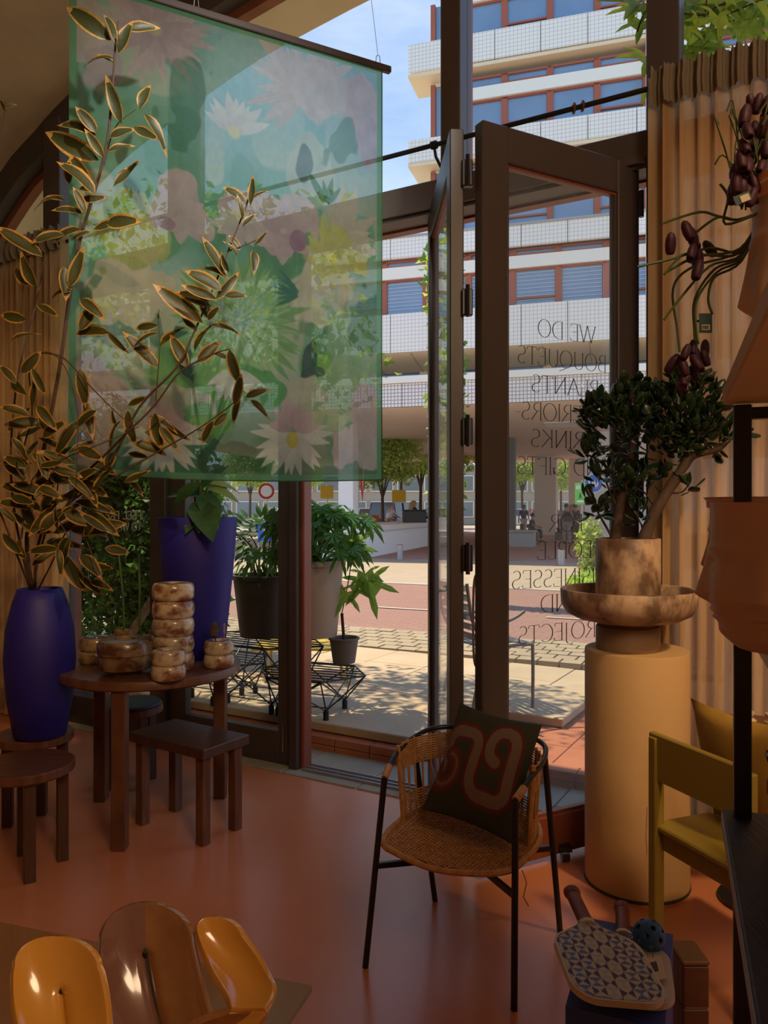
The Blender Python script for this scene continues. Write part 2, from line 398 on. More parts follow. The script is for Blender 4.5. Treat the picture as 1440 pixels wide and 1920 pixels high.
def foliage(name, parent, blobs, n, size, mats, jitter=.35, shell=.0, label=None):
    # thousands of small leaves gathered in ellipsoids; one mesh, kind stuff
    w_ = np.array([b[1][0]*b[1][1]*b[1][2] for b in blobs])**.7; w_ /= w_.sum()
    cnt = (w_*n).astype(int); P = []
    for (c, r), k in zip(blobs, cnt):
        d = rng.normal(size=(k,3)); d /= np.linalg.norm(d, axis=1)[:,None]
        rad = (shell+(1-shell)*rng.random(k))**(1/2.2)
        P.append(np.array(c)+d*rad[:,None]*np.array(r))
    P = np.concatenate(P); n = len(P); o0 = np.array(wloc(parent)); P = P-o0
    d = rng.normal(size=(n,3)); d[:,2] -= .5; d /= np.linalg.norm(d, axis=1)[:,None]
    s_ = np.cross(d, rng.normal(size=(n,3))); s_ /= np.linalg.norm(s_, axis=1)[:,None]
    nn_ = np.cross(s_, d); L_ = size*(1+jitter*rng.normal(size=n)).clip(.4, 1.9)
    a = P; b = P+d*(L_*.5)[:,None]+s_*(L_*.27)[:,None]+nn_*(L_*.08)[:,None]
    c = P+d*L_[:,None]-nn_*(L_*.15)[:,None]; e_ = P+d*(L_*.5)[:,None]-s_*(L_*.27)[:,None]+nn_*(L_*.08)[:,None]
    vs = np.stack([a,b,c,e_],1).reshape(-1,3)
    me = bpy.data.meshes.new(name); me.vertices.add(4*n); me.vertices.foreach_set('co', vs.ravel())
    me.loops.add(4*n); me.loops.foreach_set('vertex_index', np.arange(4*n, dtype=np.int32))
    me.polygons.add(n); me.polygons.foreach_set('loop_start', np.arange(0, 4*n, 4, dtype=np.int32)); me.polygons.foreach_set('loop_total', np.full(n, 4, dtype=np.int32))
    for m_ in mats: me.materials.append(M[m_])
    if len(mats) > 1: me.polygons.foreach_set('material_index', rng.integers(0, len(mats), n).astype(np.int32))
    me.update(); me.validate()
    o = bpy.data.objects.new(name, me); col.objects.link(o); o.parent = parent; o['kind'] = 'stuff'; return o
# ================================================================ THE ROOM
ARCH = smooth_pts([V((s, z, 0)) for s, z in ((-4.75,0),(-4.6,1.2),(-4.25,2.35),(-3.65,3.3),(-2.83,4.03),(-2.4,4.26),(-1.97,4.45),(-.99,4.74),(-.3,4.86),(.6,4.95),(1.4,4.95),(2.4,4.85),(3.4,4.63),(4.4,4.25),(5.3,3.5),(5.95,2.5),(6.4,1.2),(6.55,0))], 3)
ARCH = [(p.x, p.y) for p in ARCH]
def arch_z(s):
    for (a, b), (c, d) in zip(ARCH, ARCH[1:]):
        if a <= s <= c: return b+(d-b)*(s-a)/(c-a+1e-9)
    return 0
def arch_off(k):
    out = []
    for i, (s, z) in enumerate(ARCH):
        a = ARCH[max(i-1,0)]; b = ARCH[min(i+1, len(ARCH)-1)]; d = V((b[0]-a[0], b[1]-a[1], 0)).normalized()
        out.append((s+d.y*k, max(z-d.x*k, 0) if 0 < i < len(ARCH)-1 else z))
    return out
o = MB().box(fp(.9, -4.5, -.06), (11.4, 9.0, .12), (U, NN, V((0,0,1)))).build('floor', 'floor'); struct(o)
mb = MB(); inner = arch_off(0); outer = arch_off(-.18)
I0 = [fp(s,0,z) for s,z in inner]; I1 = [fp(s,-9,z) for s,z in inner]; O0 = [fp(s,0,z) for s,z in outer]; O1 = [fp(s,-9,z) for s,z in outer]
mb.strip(I0, I1); mb.strip(O0, O1); mb.strip(I0, O0); mb.strip(I1, O1)
struct(mb.build('ceiling', 'vault', smooth='all'))
mb = MB(); mb.prism([fp(s,-9,z) for s,z in outer], NN*-.15); struct(mb.build('wall_back', 'vault'))
def arch_ring(k0, k1, a, b, name, m_):
    P, Q = arch_off(k0), arch_off(k1); mb = MB()
    A = [fp(s,a,z) for s,z in P]; B = [fp(s,a,z) for s,z in Q]; C_ = [fp(s,b,z) for s,z in P]; D = [fp(s,b,z) for s,z in Q]
    mb.strip(A, B); mb.strip(C_, D); mb.strip(A, C_); mb.strip(B, D)
    return struct(mb.build(name, m_, smooth=True))
arch_ring(0, .20, -.02, .08, 'trim_1', 'dark_frame'); arch_ring(.10, .26, .08, .15, 'trim_2', 'red_frame')
arch_ring(.23, -.30, .15, .50, 'wall_front', 'reveal')
trim_n = [2]
def post(s0, s1, z0, z1, d0=-.06, d1=.08, m_='dark_frame', red=True):
    trim_n[0] += 1; mb = MB(); mb.bev(fp((s0+s1)/2, (d0+d1)/2, (z0+z1)/2), (s1-s0, d1-d0, z1-z0), .006, (U, NN, V((0,0,1))))
    if red: mb.box(fp((s0+s1)/2, d1+.03, (z0+z1)/2), (s1-s0-.03, .06, z1-z0), (U, NN, V((0,0,1))), 1)
    return struct(mb.build('trim_%d' % trim_n[0], [m_, 'red_frame']))
post(-2.24, -2.06, 0, arch_z(-2.15)-.1)
post(-1.17, -1.03, 0, 3.03); post(-1.01, -.86, 3.2, arch_z(-.93)-.1)
post(-.05, .012, 0, 3.03, red=False); post(.012, .04, 0, 3.03, -.03, .05, 'red_frame', False)
post(.92, 1.03, 3.2, arch_z(1)-.1); post(1.94, 2.08, 0, arch_z(2)-.1); post(3.55, 3.7, 0, arch_z(3.6)-.1)
post(4.9, 5.05, 0, arch_z(5)-.1)
trim_n[0] += 1
mb = MB(); mb.bev(fp(1.0, .01, 3.115), (8.2, .14, .17), .006, (U, NN, V((0,0,1)))); mb.box(fp(1.0, .11, 3.045), (8.2, .06, .05), (U, NN, V((0,0,1))), 1)
mb.box(fp(.99, -.07, 3.06), (1.9, .03, .03), (U, NN, V((0,0,1))), 0)
struct(mb.build('trim_%d' % trim_n[0], ['dark_frame', 'red_frame']))
# glazing above and below the transom
wi = [0]
def pane(s0, s1, z0, z1f):
    wi[0] += 1; ss = [s0+(s1-s0)*k/6 for k in range(7)]
    poly = [fp(s0,.03,z0)]+[fp(s1,.03,z0)]+[fp(s,.03,z1f(s)) for s in ss[::-1]]
    return struct(MB().prism(poly, NN*.008).build('window_%d' % wi[0], 'clear_glass'))
top = lambda s: arch_z(s)-.2
for a, b in ((-2.06,-1.01),(-.86,.92),(1.03,1.94),(2.08,3.55)): pane(a, b, 3.2, top)
pane(-4.0, -2.24, .2, lambda s: min(3.03, arch_z(s)-.15)); pane(-3.35, -2.24, 3.2, lambda s: max(3.21, arch_z(s)-.2)); wb = pane(-2.06, -1.17, .2, lambda s: 3.03); pane(2.08, 3.55, .2, lambda s: 3.03); pane(3.7, 4.9, .2, lambda s: 3.03)
for a, b in ((-4.5,-2.24),(-2.06,-1.17),(2.08,3.55),(3.7,4.9)):
    trim_n[0] += 1; struct(MB().bev(fp((a+b)/2, .02, .1), (b-a, .12, .2), .006, (U,NN,V((0,0,1)))).build('trim_%d' % trim_n[0], 'dark_frame'))
# ---- lettering: broad-nib strokes
def arc(cx, cy, rx, ry, a0, a1, n=14): return [(cx+rx*math.cos(math.radians(a0+(a1-a0)*i/n)), cy+ry*math.sin(math.radians(a0+(a1-a0)*i/n))) for i in range(n+1)]
G_ = {
'I': (.26, [[(.13,0),(.13,1)]], 'a'), 'L': (.55, [[(.12,1),(.12,0)],[(.12,0),(.5,0),(.52,.16)]], 'a'),
'T': (.66, [[(.33,0),(.33,1)],[(.03,.84),(.05,1),(.61,1),(.63,.84)]], 'b'), 'E': (.58, [[(.12,0),(.12,1)],[(.12,1),(.5,1),(.51,.85)],[(.12,.52),(.42,.52)],[(.12,0),(.53,0),(.55,.17)]], ''),
'F': (.55, [[(.12,0),(.12,1)],[(.12,1),(.5,1),(.51,.85)],[(.12,.5),(.42,.5)]], 'a'), 'O': (.84, [arc(.42,.5,.37,.51,0,360,28)], ''),
'Q': (.84, [arc(.42,.5,.37,.51,0,360,28), [(.35,.05),(.6,-.12),(.85,-.2)]], ''), 'C': (.76, [arc(.43,.5,.37,.51,48,312,22)], ''),
'G': (.82, [arc(.43,.5,.37,.51,48,330,22),[(.75,.02),(.75,.4)],[(.6,.4),(.85,.4)]], ''), 'D': (.78, [[(.12,0),(.12,1)],[(.12,1),(.3,1)]+arc(.3,.5,.4,.5,90,-90,18)+[(.12,0)]], ''),
'P': (.6, [[(.12,0),(.12,1)],[(.12,1),(.27,1)]+arc(.27,.75,.25,.25,90,-90,12)+[(.12,.5)]], 'a'), 'B': (.64, [[(.12,0),(.12,1)],[(.12,1),(.27,1)]+arc(.27,.77,.22,.23,90,-90,12)+[(.12,.54)],[(.27,.54)]+arc(.27,.27,.29,.27,90,-90,12)+[(.12,0)]], ''),
'R': (.68, [[(.12,0),(.12,1)],[(.12,1),(.27,1)]+arc(.27,.76,.24,.24,90,-90,12)+[(.12,.52)],[(.3,.52),(.66,0)]], 'a'), 'S': (.56, [arc(.28,.75,.2,.25,40,270,14)+arc(.28,.25,.22,.25,90,-140,14)], ''),
'U': (.76, [[(.12,1),(.12,.3)]+arc(.37,.3,.25,.31,180,360,12)+[(.62,1)]], 't'), 'N': (.78, [[(.12,0),(.12,1)],[(.1,1),(.66,0)],[(.66,0),(.66,1)]], 't'),
'A': (.74, [[(.04,0),(.36,1)],[(.36,1),(.70,0)],[(.15,.35),(.58,.35)]], ''), 'W': (1.06, [[(.03,1),(.3,0)],[(.3,0),(.53,1)],[(.53,1),(.77,0)],[(.77,0),(1.02,1)]], 't'),
'J': (.4, [[(.25,1),(.25,-.05)]+arc(.1,-.05,.15,.18,0,-110,8)], ''), 'K': (.7, [[(.12,0),(.12,1)],[(.6,1),(.14,.45)],[(.25,.55),(.66,0)]], 'a'), '-': (.4, [[(.05,.4),(.32,.4)]], ''), ' ': (.38, [], '')}
def text_mesh(txt, origin, xd, h, name, parent, m_, nrm, thick=(.022,.055), serif=True, width=None):
    xd = V(xd).normalized(); total = sum(G_[c][0] for c in txt); sx_ = 1 if width is None else width/(total*h)
    mb = MB(); x = -total/2
    def seg(P):
        P = [V((p[0], p[1], 0)) for p in P]; Lf = []; R_ = []
        for i, p in enumerate(P):
            d = (P[min(i+1, len(P)-1)]-P[max(i-1,0)]).normalized(); s_ = V((-d.y, d.x, 0)); wd = (thick[0]+(thick[1]-thick[0])*abs(d.y))/2
            Lf.append(p+s_*wd); R_.append(p-s_*wd)
        W3 = lambda q: V(origin)+xd*((q.x)*h*sx_)+V((0,0,(q.y-.5)*h))
        mb.strip([W3(q) for q in Lf], [W3(q) for q in R_])
    for c in txt:
        wd, st, sf = G_[c]
        for s_ in st: seg([(x+a, b) for a, b in s_])
        if serif:
            for s_ in st:
                if len(s_) == 2 and abs(s_[0][0]-s_[1][0]) < .35 and abs(s_[0][1]-s_[1][1]) > .8:
                    for a, b in s_:
                        if not (c in 'AWN' and (b < .1 if c in 'WN' else b > .9)): seg([(x+a-.08, b), (x+a+.08, b)])
        x += wd
    return mb.build(name, m_, parent)
# door_1: glazed leaf left of the opening
d1 = sempty('door_1', fp(-.59, 0, 0)); ax = (U, NN, V((0,0,1)))
for a, b in ((-1.03,-.885),(-.15,-.052)): MB().bev(fp((a+b)/2, 0, 1.52), (b-a, .055, 3.02), .004, ax).build('stile', 'dark_frame', d1)
for a, b in ((.01,.2),(2.9,3.03)): MB().bev(fp(-.5175, 0, (a+b)/2), (.735, .055, b-a), .004, ax).build('rail', 'dark_frame', d1)
MB().box(fp(-.5175, 0, 1.55), (.75, .008, 2.72), ax).build('glass_pane', 'clear_glass', d1)
MB().tube(smooth_pts([fp(-.985,-.03,1.28), fp(-.985,-.09,1.26), fp(-.985,-.09,.98), fp(-.985,-.03,.96)], 5), .009, 8).build('handle', 'steel', d1, True)
MB().box(fp(-.10,-.036,.17), (.012, .02, .16), ax).build('bolt', 'steel', d1)
# folding door: hinge side at the right post, folded into the room
HZ = V((1.15, 3.545, 0)); NE = V((.383, 3.135, 0)); ld = (NE-HZ).normalized(); ln = V((-ld.y, ld.x, 0)); LL = (NE-HZ).length
def leaf(name, P, Q, zt=3.07, st0=.13, st1=.13, hm=None):
    d = (Q-P).normalized(); n_ = V((-d.y, d.x, 0)); L_ = (Q-P).length; a_ = (d, n_, V((0,0,1)))
    r = sempty(name, (P+Q)/2)
    f = lambda t, z, o=0: P+d*t+n_*o+V((0,0,z))
    MB().bev(f(st0/2, (zt+.03)/2), (st0, .058, zt-.03), .005, a_).build('stile', 'dark_frame', r)
    MB().bev(f(L_-st1/2, (zt+.03)/2), (st1, .058, zt-.03), .005, a_).build('stile', 'dark_frame', r)
    tag(MB().bev(f(L_/2+(st0-st1)/2, .115), (L_-st0-st1, .056, .17), .005, a_).build('rail', 'red_frame', r), 'reddish brown bottom rail')
    MB().bev(f(L_/2+(st0-st1)/2, zt-.075), (L_-st0-st1, .056, .15), .005, a_).build('rail', 'dark_frame', r)
    for t0 in (st0+.006, L_-st1-.006): MB().box(f(t0, zt/2+.02), (.012, .03, zt-.36), a_).build('glazing_bead', 'dark_frame', r)
    for z in (.205, zt-.155): MB().box(f(L_/2+(st0-st1)/2, z), (L_-st0-st1, .03, .012), a_).build('glazing_bead', 'red_frame', r)
    MB().box(f(L_/2+(st0-st1)/2, zt/2+.02), (L_-st0-st1, .008, zt-.36), a_).build('glass_pane', 'hazed_glass', r)
    return r, f, a_
d2, lf, la = leaf('door_2', HZ, NE)
def on_leaf(x_, y_):
    k = (x_-720)/1450; # X = k Y ; P = HZ + d t
    t = (k*HZ.y-HZ.x)/(ld.x-k*ld.y); p = HZ+ld*t; return V((p.x, p.y, 1.5-(y_-955)/1450*p.y))
for txt, xa, xb, ya, yb in (('WE DO',1006,1115,615,629),('BOUQUETS',968,1136,662,685),('PLANTS',994,1122,719,730),('INTERIORS-',962,1140,769,781),('DRINKS',993,1120,823,826),
        ('AND GIFTS',967,1142,873,877),('FOR',1027,1092,980,981),('PEOPLE',1005,1128,1031,1030),('BUSINESSES',957,1150,1085,1080),('AND',1010,1092,1131,1128),('PROJECTS',969,1135,1187,1180)):
    a = on_leaf(xa, ya); b = on_leaf(xb, yb); c = (a+b)/2; wd = ((b-a).xy).length; sgn = 1 if False else 1
    text_mesh(txt, V((c.x, c.y, (a.z+b.z)/2))-ln*.006*(1 if ln.y > 0 else -1), ld, .074, 'lettering', d2, 'lettering', ln, width=wd)
MB().tube(smooth_pts([lf(LL-.10,1.25,-.03), lf(LL-.04,1.24,-.05), lf(LL-.015,1.18,-.055), lf(LL-.015,.90,-.055), lf(LL-.04,.84,-.05), lf(LL-.10,.83,-.03)], 5), .005, 6).build('handle', 'brushed', d2, True)
for s_ in (-1,1): MB().tube([lf(.45+s_*.0,.05,-.02), lf(.45,.05,-.03)], .001, 4)
E2 = V((.262, 4.13, 0)); N2 = V((.300, 3.185, 0))
d3, lf3, la3 = leaf('door_3', E2, N2, 3.07, .09, .11)
for z in (2.88, 2.35, 1.82, 1.30, .62, .25):
    q = (NE+N2)/2+V((-.0, .02, z)); mb = MB(); mb.bev(q, (.045, .03, .11), .004); mb.tube([q+V((0,-.03,-.065)), q+V((0,-.03,.065))], .009, 8)
    mb.build('hinge', 'black_metal', d2)
for z in (2.9, 1.6, .35): MB().tube([HZ+V((.03,-.0,z-.06)), HZ+V((.03,0,z+.06))], .012, 8).build('hinge', 'black_metal', d2)
q = lf(.43, 0, 0); mb = MB(); mb.tube([q+V((-.015,-.05,.032)), q+V((.015,-.05,.032))], .03, 16); mb.box(q+V((0,-.05,.06)), (.05,.05,.02)); mb.build('floor_roller', 'black_metal', d2, True)
q = lf3(.12, 0, -.06); 
# threshold track
trim_n[0] += 1; mb = MB(); mb.box(fp(.99, .0, .006), (1.9, .10, .012), ax)
for k in (-.045, 0, .045): mb.box(fp(.99, k, .014), (1.9, .008, .016), ax)
struct(mb.build('trim_%d' % trim_n[0], 'brushed'))
# lettering on the left window
for txt, x0, x1, y in (('FEEL FREE', 186, 257, 966), ('TO WALK IN', 186, 257, 987)):
    r0 = (222-720)/1450; s_ = (r0*4.48+.479)/(.866+.5*r0); c = fp(s_, .02, 0); c.z = 1.5-(y-955)/1450*c.y
    text_mesh(txt, c, -U, .052, 'lettering', wb, 'white_lettering', NN, (.11,.13), False, width=.40)
# ================================================================ curtains and rod
def curtain(name, s0, s1, z0, z1, label, seed, ripple=.035, nf=26, off=-.15):
    r = thing(name, fp((s0+s1)/2, off, 0), label, 'curtain', None); rr = random.Random(seed)
    n = 340; m = 12; ph = [rr.uniform(0, 6.28) for _ in range(4)]
    def P(i, j, top_=False):
        t = i/n; z = z0+(z1-z0)*j/m; s = s0+(s1-s0)*t
        k = 1+.15*math.sin(z*1.3+ph[0]); o_ = ripple*math.sin(nf*6.28*t*1.0+1.8*math.sin(5*t+ph[1])+.4*math.sin(z*.9+ph[2]))*k+.012*math.sin(nf*6.28*2.3*t+ph[3])
        ds = .018*math.cos(nf*6.28*t+ph[1]); return fp(s+ds, off+o_, z)
    vs = [P(i, j) for j in range(m+1) for i in range(n+1)]; fs = [(j*(n+1)+i, j*(n+1)+i+1, (j+1)*(n+1)+i+1, (j+1)*(n+1)+i) for j in range(m) for i in range(n)]
    MB().add(vs, fs).build('drape', 'curtain', r, 'all')
    vs = []; m2 = 4; n2 = n*2
    for j in range(m2+1):
        for i in range(n2+1):
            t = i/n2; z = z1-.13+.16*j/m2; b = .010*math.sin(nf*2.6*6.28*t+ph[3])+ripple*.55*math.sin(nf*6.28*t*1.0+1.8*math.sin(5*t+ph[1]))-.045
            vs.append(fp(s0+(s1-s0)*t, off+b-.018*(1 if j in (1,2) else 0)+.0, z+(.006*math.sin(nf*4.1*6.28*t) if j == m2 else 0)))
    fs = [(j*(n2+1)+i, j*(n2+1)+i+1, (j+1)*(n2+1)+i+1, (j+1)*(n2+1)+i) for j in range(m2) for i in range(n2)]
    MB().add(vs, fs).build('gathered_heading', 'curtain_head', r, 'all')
    return r
curtain('curtain', 1.99, 3.75, .02, 3.36, 'tan sheer curtain gathered on the rod right of the folding door', 3)
curtain('curtain', -3.35, -1.86, .02, 3.40, 'tan floor-length curtain at the far left behind the leafy branches', 5, nf=20)
rod = thing('curtain_rod', fp(0, -.15, 3.33), 'thin dark curtain rod running above the door transom', 'curtain rod')
MB().tube([fp(-3.1,-.15,3.33), fp(3.7,-.15,3.33)], .012, 10).build('rod', 'black_metal', rod, True)
for s_ in (-2.1, .93, 2.0, 3.55):
    mb = MB(); mb.tube([fp(s_,-.15,3.33), fp(s_,-.13,3.28), fp(s_,-.05,3.24)], .008, 8); mb.tube([fp(s_-.015,-.15,3.33), fp(s_+.015,-.15,3.33)], .02, 12); mb.build('bracket', 'black_metal', rod, True)
for s_ in (1.64, 1.68): MB().tube([fp(s_,-.15,3.33)+V((0,.02*math.cos(a),.02*math.sin(a))) for a in [k*math.pi/6 for k in range(12)]], .006, 6, closed=True).build('ring', 'wood', rod, True)
# ================================================================ FURNITURE AND THINGS IN THE SHOP
Z3 = V((0,0,1))
# round three-legged table
T0 = V((-1.14, 3.79, 0)); TZ = .747
tb = thing('round_table', T0, 'round dark brown wooden table carrying the onyx vases and the tall blue planter', 'table')
MB().lathe([(0,TZ-.045),(.42,TZ-.045),(.429,TZ-.038),(.429,TZ-.006),(.424,TZ),(0,TZ)], T0, 72).build('tabletop', 'wood', tb, True)
for a in (-94, 40, 148):
    p = T0+V((math.cos(math.radians(a)), math.sin(math.radians(a)), 0))*.375
    MB().bev(p+Z3*(TZ-.045)/2, (.062,.062,TZ-.045), .004).build('leg', 'wood', tb)
# bench
ba = V((-.83,.555,0)).normalized(); bb = V((.555,.83,0)).normalized(); B0 = V((-.925, 3.66, 0))
bn = thing('bench', B0, 'small rectangular dark wooden bench in front of the round table', 'bench'); bx = (ba, bb, Z3)
MB().bev(B0+Z3*.418, (.51,.29,.045), .004, bx).build('seat', 'wood_dark', bn)
for a in (-.205,.205):
    for b in (-.1,.1): MB().bev(B0+ba*a+bb*b+Z3*.198, (.048,.048,.396), .003, bx).build('leg', 'wood', bn)
def stool(p, r, z, label, a0=20, nl=4, m_='wood', cushion=False, name='round_stool'):
    t = thing(name, p, label, 'stool', None)
    MB().lathe([(0,z-.04),(r-.006,z-.04),(r,z-.034),(r,z-.005),(r-.005,z),(0,z)], p, 48).build('seat', m_, t, True)
    for k in range(nl):
        a = math.radians(a0+360*k/nl); q = p+V((math.cos(a), math.sin(a), 0))*(r-.05)
        MB().bev(q+Z3*(z-.04)/2, (.045,.045,z-.04), .003, (V((math.cos(a),math.sin(a),0)), V((-math.sin(a),math.cos(a),0)), Z3)).build('leg', 'wood_dark', t)
    if cushion: MB().lathe([(0,z),(r-.01,z),(r-.004,z+.008),(r-.012,z+.018),(0,z+.022)], p, 40).build('seat_pad', 'pot_dark', t, True)
    return t
stool(V((-1.66,3.68,0)), .172, .44, 'dark round stool under the tall blue vase at the left edge', 10)
stool(V((-1.50,3.24,0)), .192, .44, 'round wooden stool nearest the viewer at the left edge', -60)
stool(V((-1.38,4.23,0)), .165, .43, 'small round stool with a dark pad behind the round table', 45, cushion=True)
# blue vase with branches
VB = V((-1.61,3.62,.4405))
bv = thing('blue_vase', VB, 'tall dark blue vase on the stool at the left edge, holding leafy branches', 'vase')
MB().lathe([(0,0),(.10,0),(.115,.01),(.145,.18),(.158,.36),(.150,.50),(.12,.63),(.098,.69),(.090,.69),(.11,.62),(.14,.48),(.10,.2),(0,.15)], VB, 56).build('body', 'blue', bv, 'all')
# blue planter
PB = V((-.955,3.965,TZ+.0005))
bp_ = thing('blue_planter', PB, 'tall tapering cobalt blue planter standing on the back of the round table', 'planter')
MB().lathe([(0,0),(.128,0),(.133,.006),(.155,.2),(.180,.45),(.200,.705),(.198,.712),(.188,.712),(.184,.66),(0,.66)], PB, 72).build('body', 'blue', bp_, 'all')
MB().lathe([(0,.665),(.175,.665),(.186,.661)], PB, 40).build('soil', 'soil', bp_)
# onyx vases
def ring_vase(p, n, r, h, m_, label, group=None, rin=.35, name='onyx_vase'):
    t = thing(name, p, label, 'vase', group); mb = MB(); rh = h/n
    for k in range(n):
        prof = []
        for i in range(13):
            a = -math.pi/2+math.pi*i/12; rr = r*.80+r*.20*math.cos(a)**.7 if math.cos(a) > 1e-6 else r*.80
            prof.append((rr, k*rh+rh/2+rh/2*math.sin(a)))
        if k == 0: prof = [(0,0.001),(r*.5,0)]+prof
        if k == n-1: prof = prof+[(r*rin*1.1, h+.0), (r*rin, h-.006), (r*rin*.9, h-rh*.6), (0, h-rh*.6)]
        else: prof = prof+[(r*.5,(k+1)*rh)]
        b = MB().lathe(prof, p, 40).build('ring', m_, t, 'all')
    return t
ring_vase(V((-.992,3.64,TZ)), 5, .098, .408, 'onyx', 'tall onyx vase of five stacked rings on the round table')
ring_vase(V((-.956,3.43,TZ)), 2, .076, .132, 'onyx', 'small two-ring onyx vase in front of the tall ringed vase')
v3 = ring_vase(V((-.79,3.70,TZ)), 2, .072, .128, 'onyx', 'small pale two-ring onyx vase at the right rim of the table, holding dried flowers')
ring_vase(V((-1.41,3.80,TZ)), 2, .085, .125, 'onyx_dark', 'dark two-ring onyx vase at the left rim of the round table')
pw = V((-1.185,3.54,TZ)); wv = thing('onyx_bowl', pw, 'wide low onyx lidded bowl at the front left of the table', 'bowl')
MB().lathe([(0,0),(.07,0),(.075,.012),(.115,.03),(.120,.06),(.120,.088),(.116,.092)], pw, 40).build('base', 'onyx_dark', wv, True)
MB().lathe([(.116,.092),(.123,.096),(.124,.14),(.112,.158),(.05,.162),(.044,.168),(.038,.166),(.036,.15),(0,.15)], pw, 40).build('lid', 'onyx_dark', wv, True)
# dried flowers in the right vase
dz = V((-.80,3.70,TZ+.128)); fl = thing('dried_flower', dz, 'brown dried thistle head standing in the small pale onyx vase', 'flower')
MB().tube([dz+V((0,0,-.05)), dz+V((-.01,0,.03))], .003, 6).build('stem', 'twig', fl)
mb = MB(); mb.lathe([(.004,.0),(.02,.01),(.022,.03),(.014,.06),(.003,.075)], dz+V((-.012,0,.012)), 12)
for k in range(60):
    a = k*2.4; z_ = .01+.055*k/60; q = dz+V((-.012+.017*math.cos(a), .017*math.sin(a), .012+z_)); mb.tube([q, q+V((.008*math.cos(a),.008*math.sin(a),.008))], [.002,.0004], 4)
mb.build('head', 'bark', fl)
dz2 = dz+V((.035,.0,0)); f2 = thing('grass_flower', dz2, 'thin pale grass stem standing in the small pale onyx vase', 'flower')
mb = MB(); mb.tube([dz2+V((0,0,-.04)), dz2+V((.0,0,.075))], .0014, 5)
for k in range(14): mb.lathe([(0,0),(.004,.004),(0,.009)], dz2+V((.003*math.cos(k*2),.003*math.sin(k*2),.03+.0032*k)), 6)
mb.build('stem', 'rattan', f2)
# jars with a tall bud stem
for i, (x_, y_, h_, lab) in enumerate(((-1.235,3.98,.105,'dark brown glass jar on the back of the table with a tall green stem'), (-1.35,4.0,.13,'dark brown glass jar at the back left of the table'))):
    p = V((x_,y_,TZ)); t = thing('glass_jar', p, lab, 'jar')
    MB().lathe([(0,0),(.043,0),(.045,.005),(.045,h_),(.041,h_),(.040,.01),(0,.01)], p, 28).build('body', 'onyx_dark', t, True)
for (x_, y_, P, lab) in ((-1.35,4.0,((232,1160),(228,1090),(218,1020),(196,985)),'tall curved green stem with a pointed pale bud in the back left jar'), (-1.235,3.98,((262,1170),(262,1100),(260,1040)),'straight dark green stem in the right of the two brown jars')):
    p = V((x_,y_,TZ+.02)); t = thing('flower_stem', p, lab, 'flower'); pts = [p]+[px(a,b,y_) for a,b in P]
    MB().tube(smooth_pts(pts,5), .006, 8).build('stem', 'leaf_dark', t, True)
    if len(P) == 4:
        lm = leaf_mesh('bud', ['rubber_leaf'], .3, .1, .5)
        inst(lm, 'bud', t, frame_m(pts[-1]+V((.02,0,-.01)), (-.9,0,.45), (0,-1,.3), .12)); inst(lm, 'bud', t, frame_m(pts[-1], (-.1,0,1), (0,-1,0), .09))
# big leaves in the blue planter
pl = thing('broad_leaf_plant', PB+Z3*.66, 'broad dark green leaves growing from the tall blue planter', 'plant')
rl = leaf_mesh('leaf', ['rubber_leaf'], .5, .35, .12, 8); yl = leaf_mesh('leaf', ['yellow_leaf'], .5, .3, .12, 8)
base = PB+Z3*.66
for (bx_, by_, tx, ty, dy, s_, me_) in ((375,905,330,930,-.05,.95,rl),(380,930,322,915,.0,1,rl),(385,950,350,975,-.12,.9,rl),(380,925,405,965,-.1,.95,rl),(388,915,440,925,.03,1,yl),(372,900,352,880,.02,.9,rl),(395,940,436,960,.05,.8,rl),(378,915,400,885,.0,.9,rl),(370,945,395,978,-.16,.9,rl),(372,930,420,935,.08,1,rl),(382,905,455,905,.1,.9,yl),(365,925,340,900,.12,1,rl),(378,940,372,975,-.15,.8,rl)):
    a = px(bx_,by_,3.96+dy*.5); b = px(tx,ty,3.96+dy*2); L_ = max((b-a).length, .16)
    inst(me_, 'leaf', pl, frame_m(a, b-a, (.1,-.6,1), L_*s_*1.15)); 
    MB().tube(smooth_pts([base+V((random.uniform(-.05,.05),random.uniform(-.04,.04),0)), (base+a)/2+V((0,0,.02)), a], 4), .005, 6).build('stem', 'stem', pl, True)
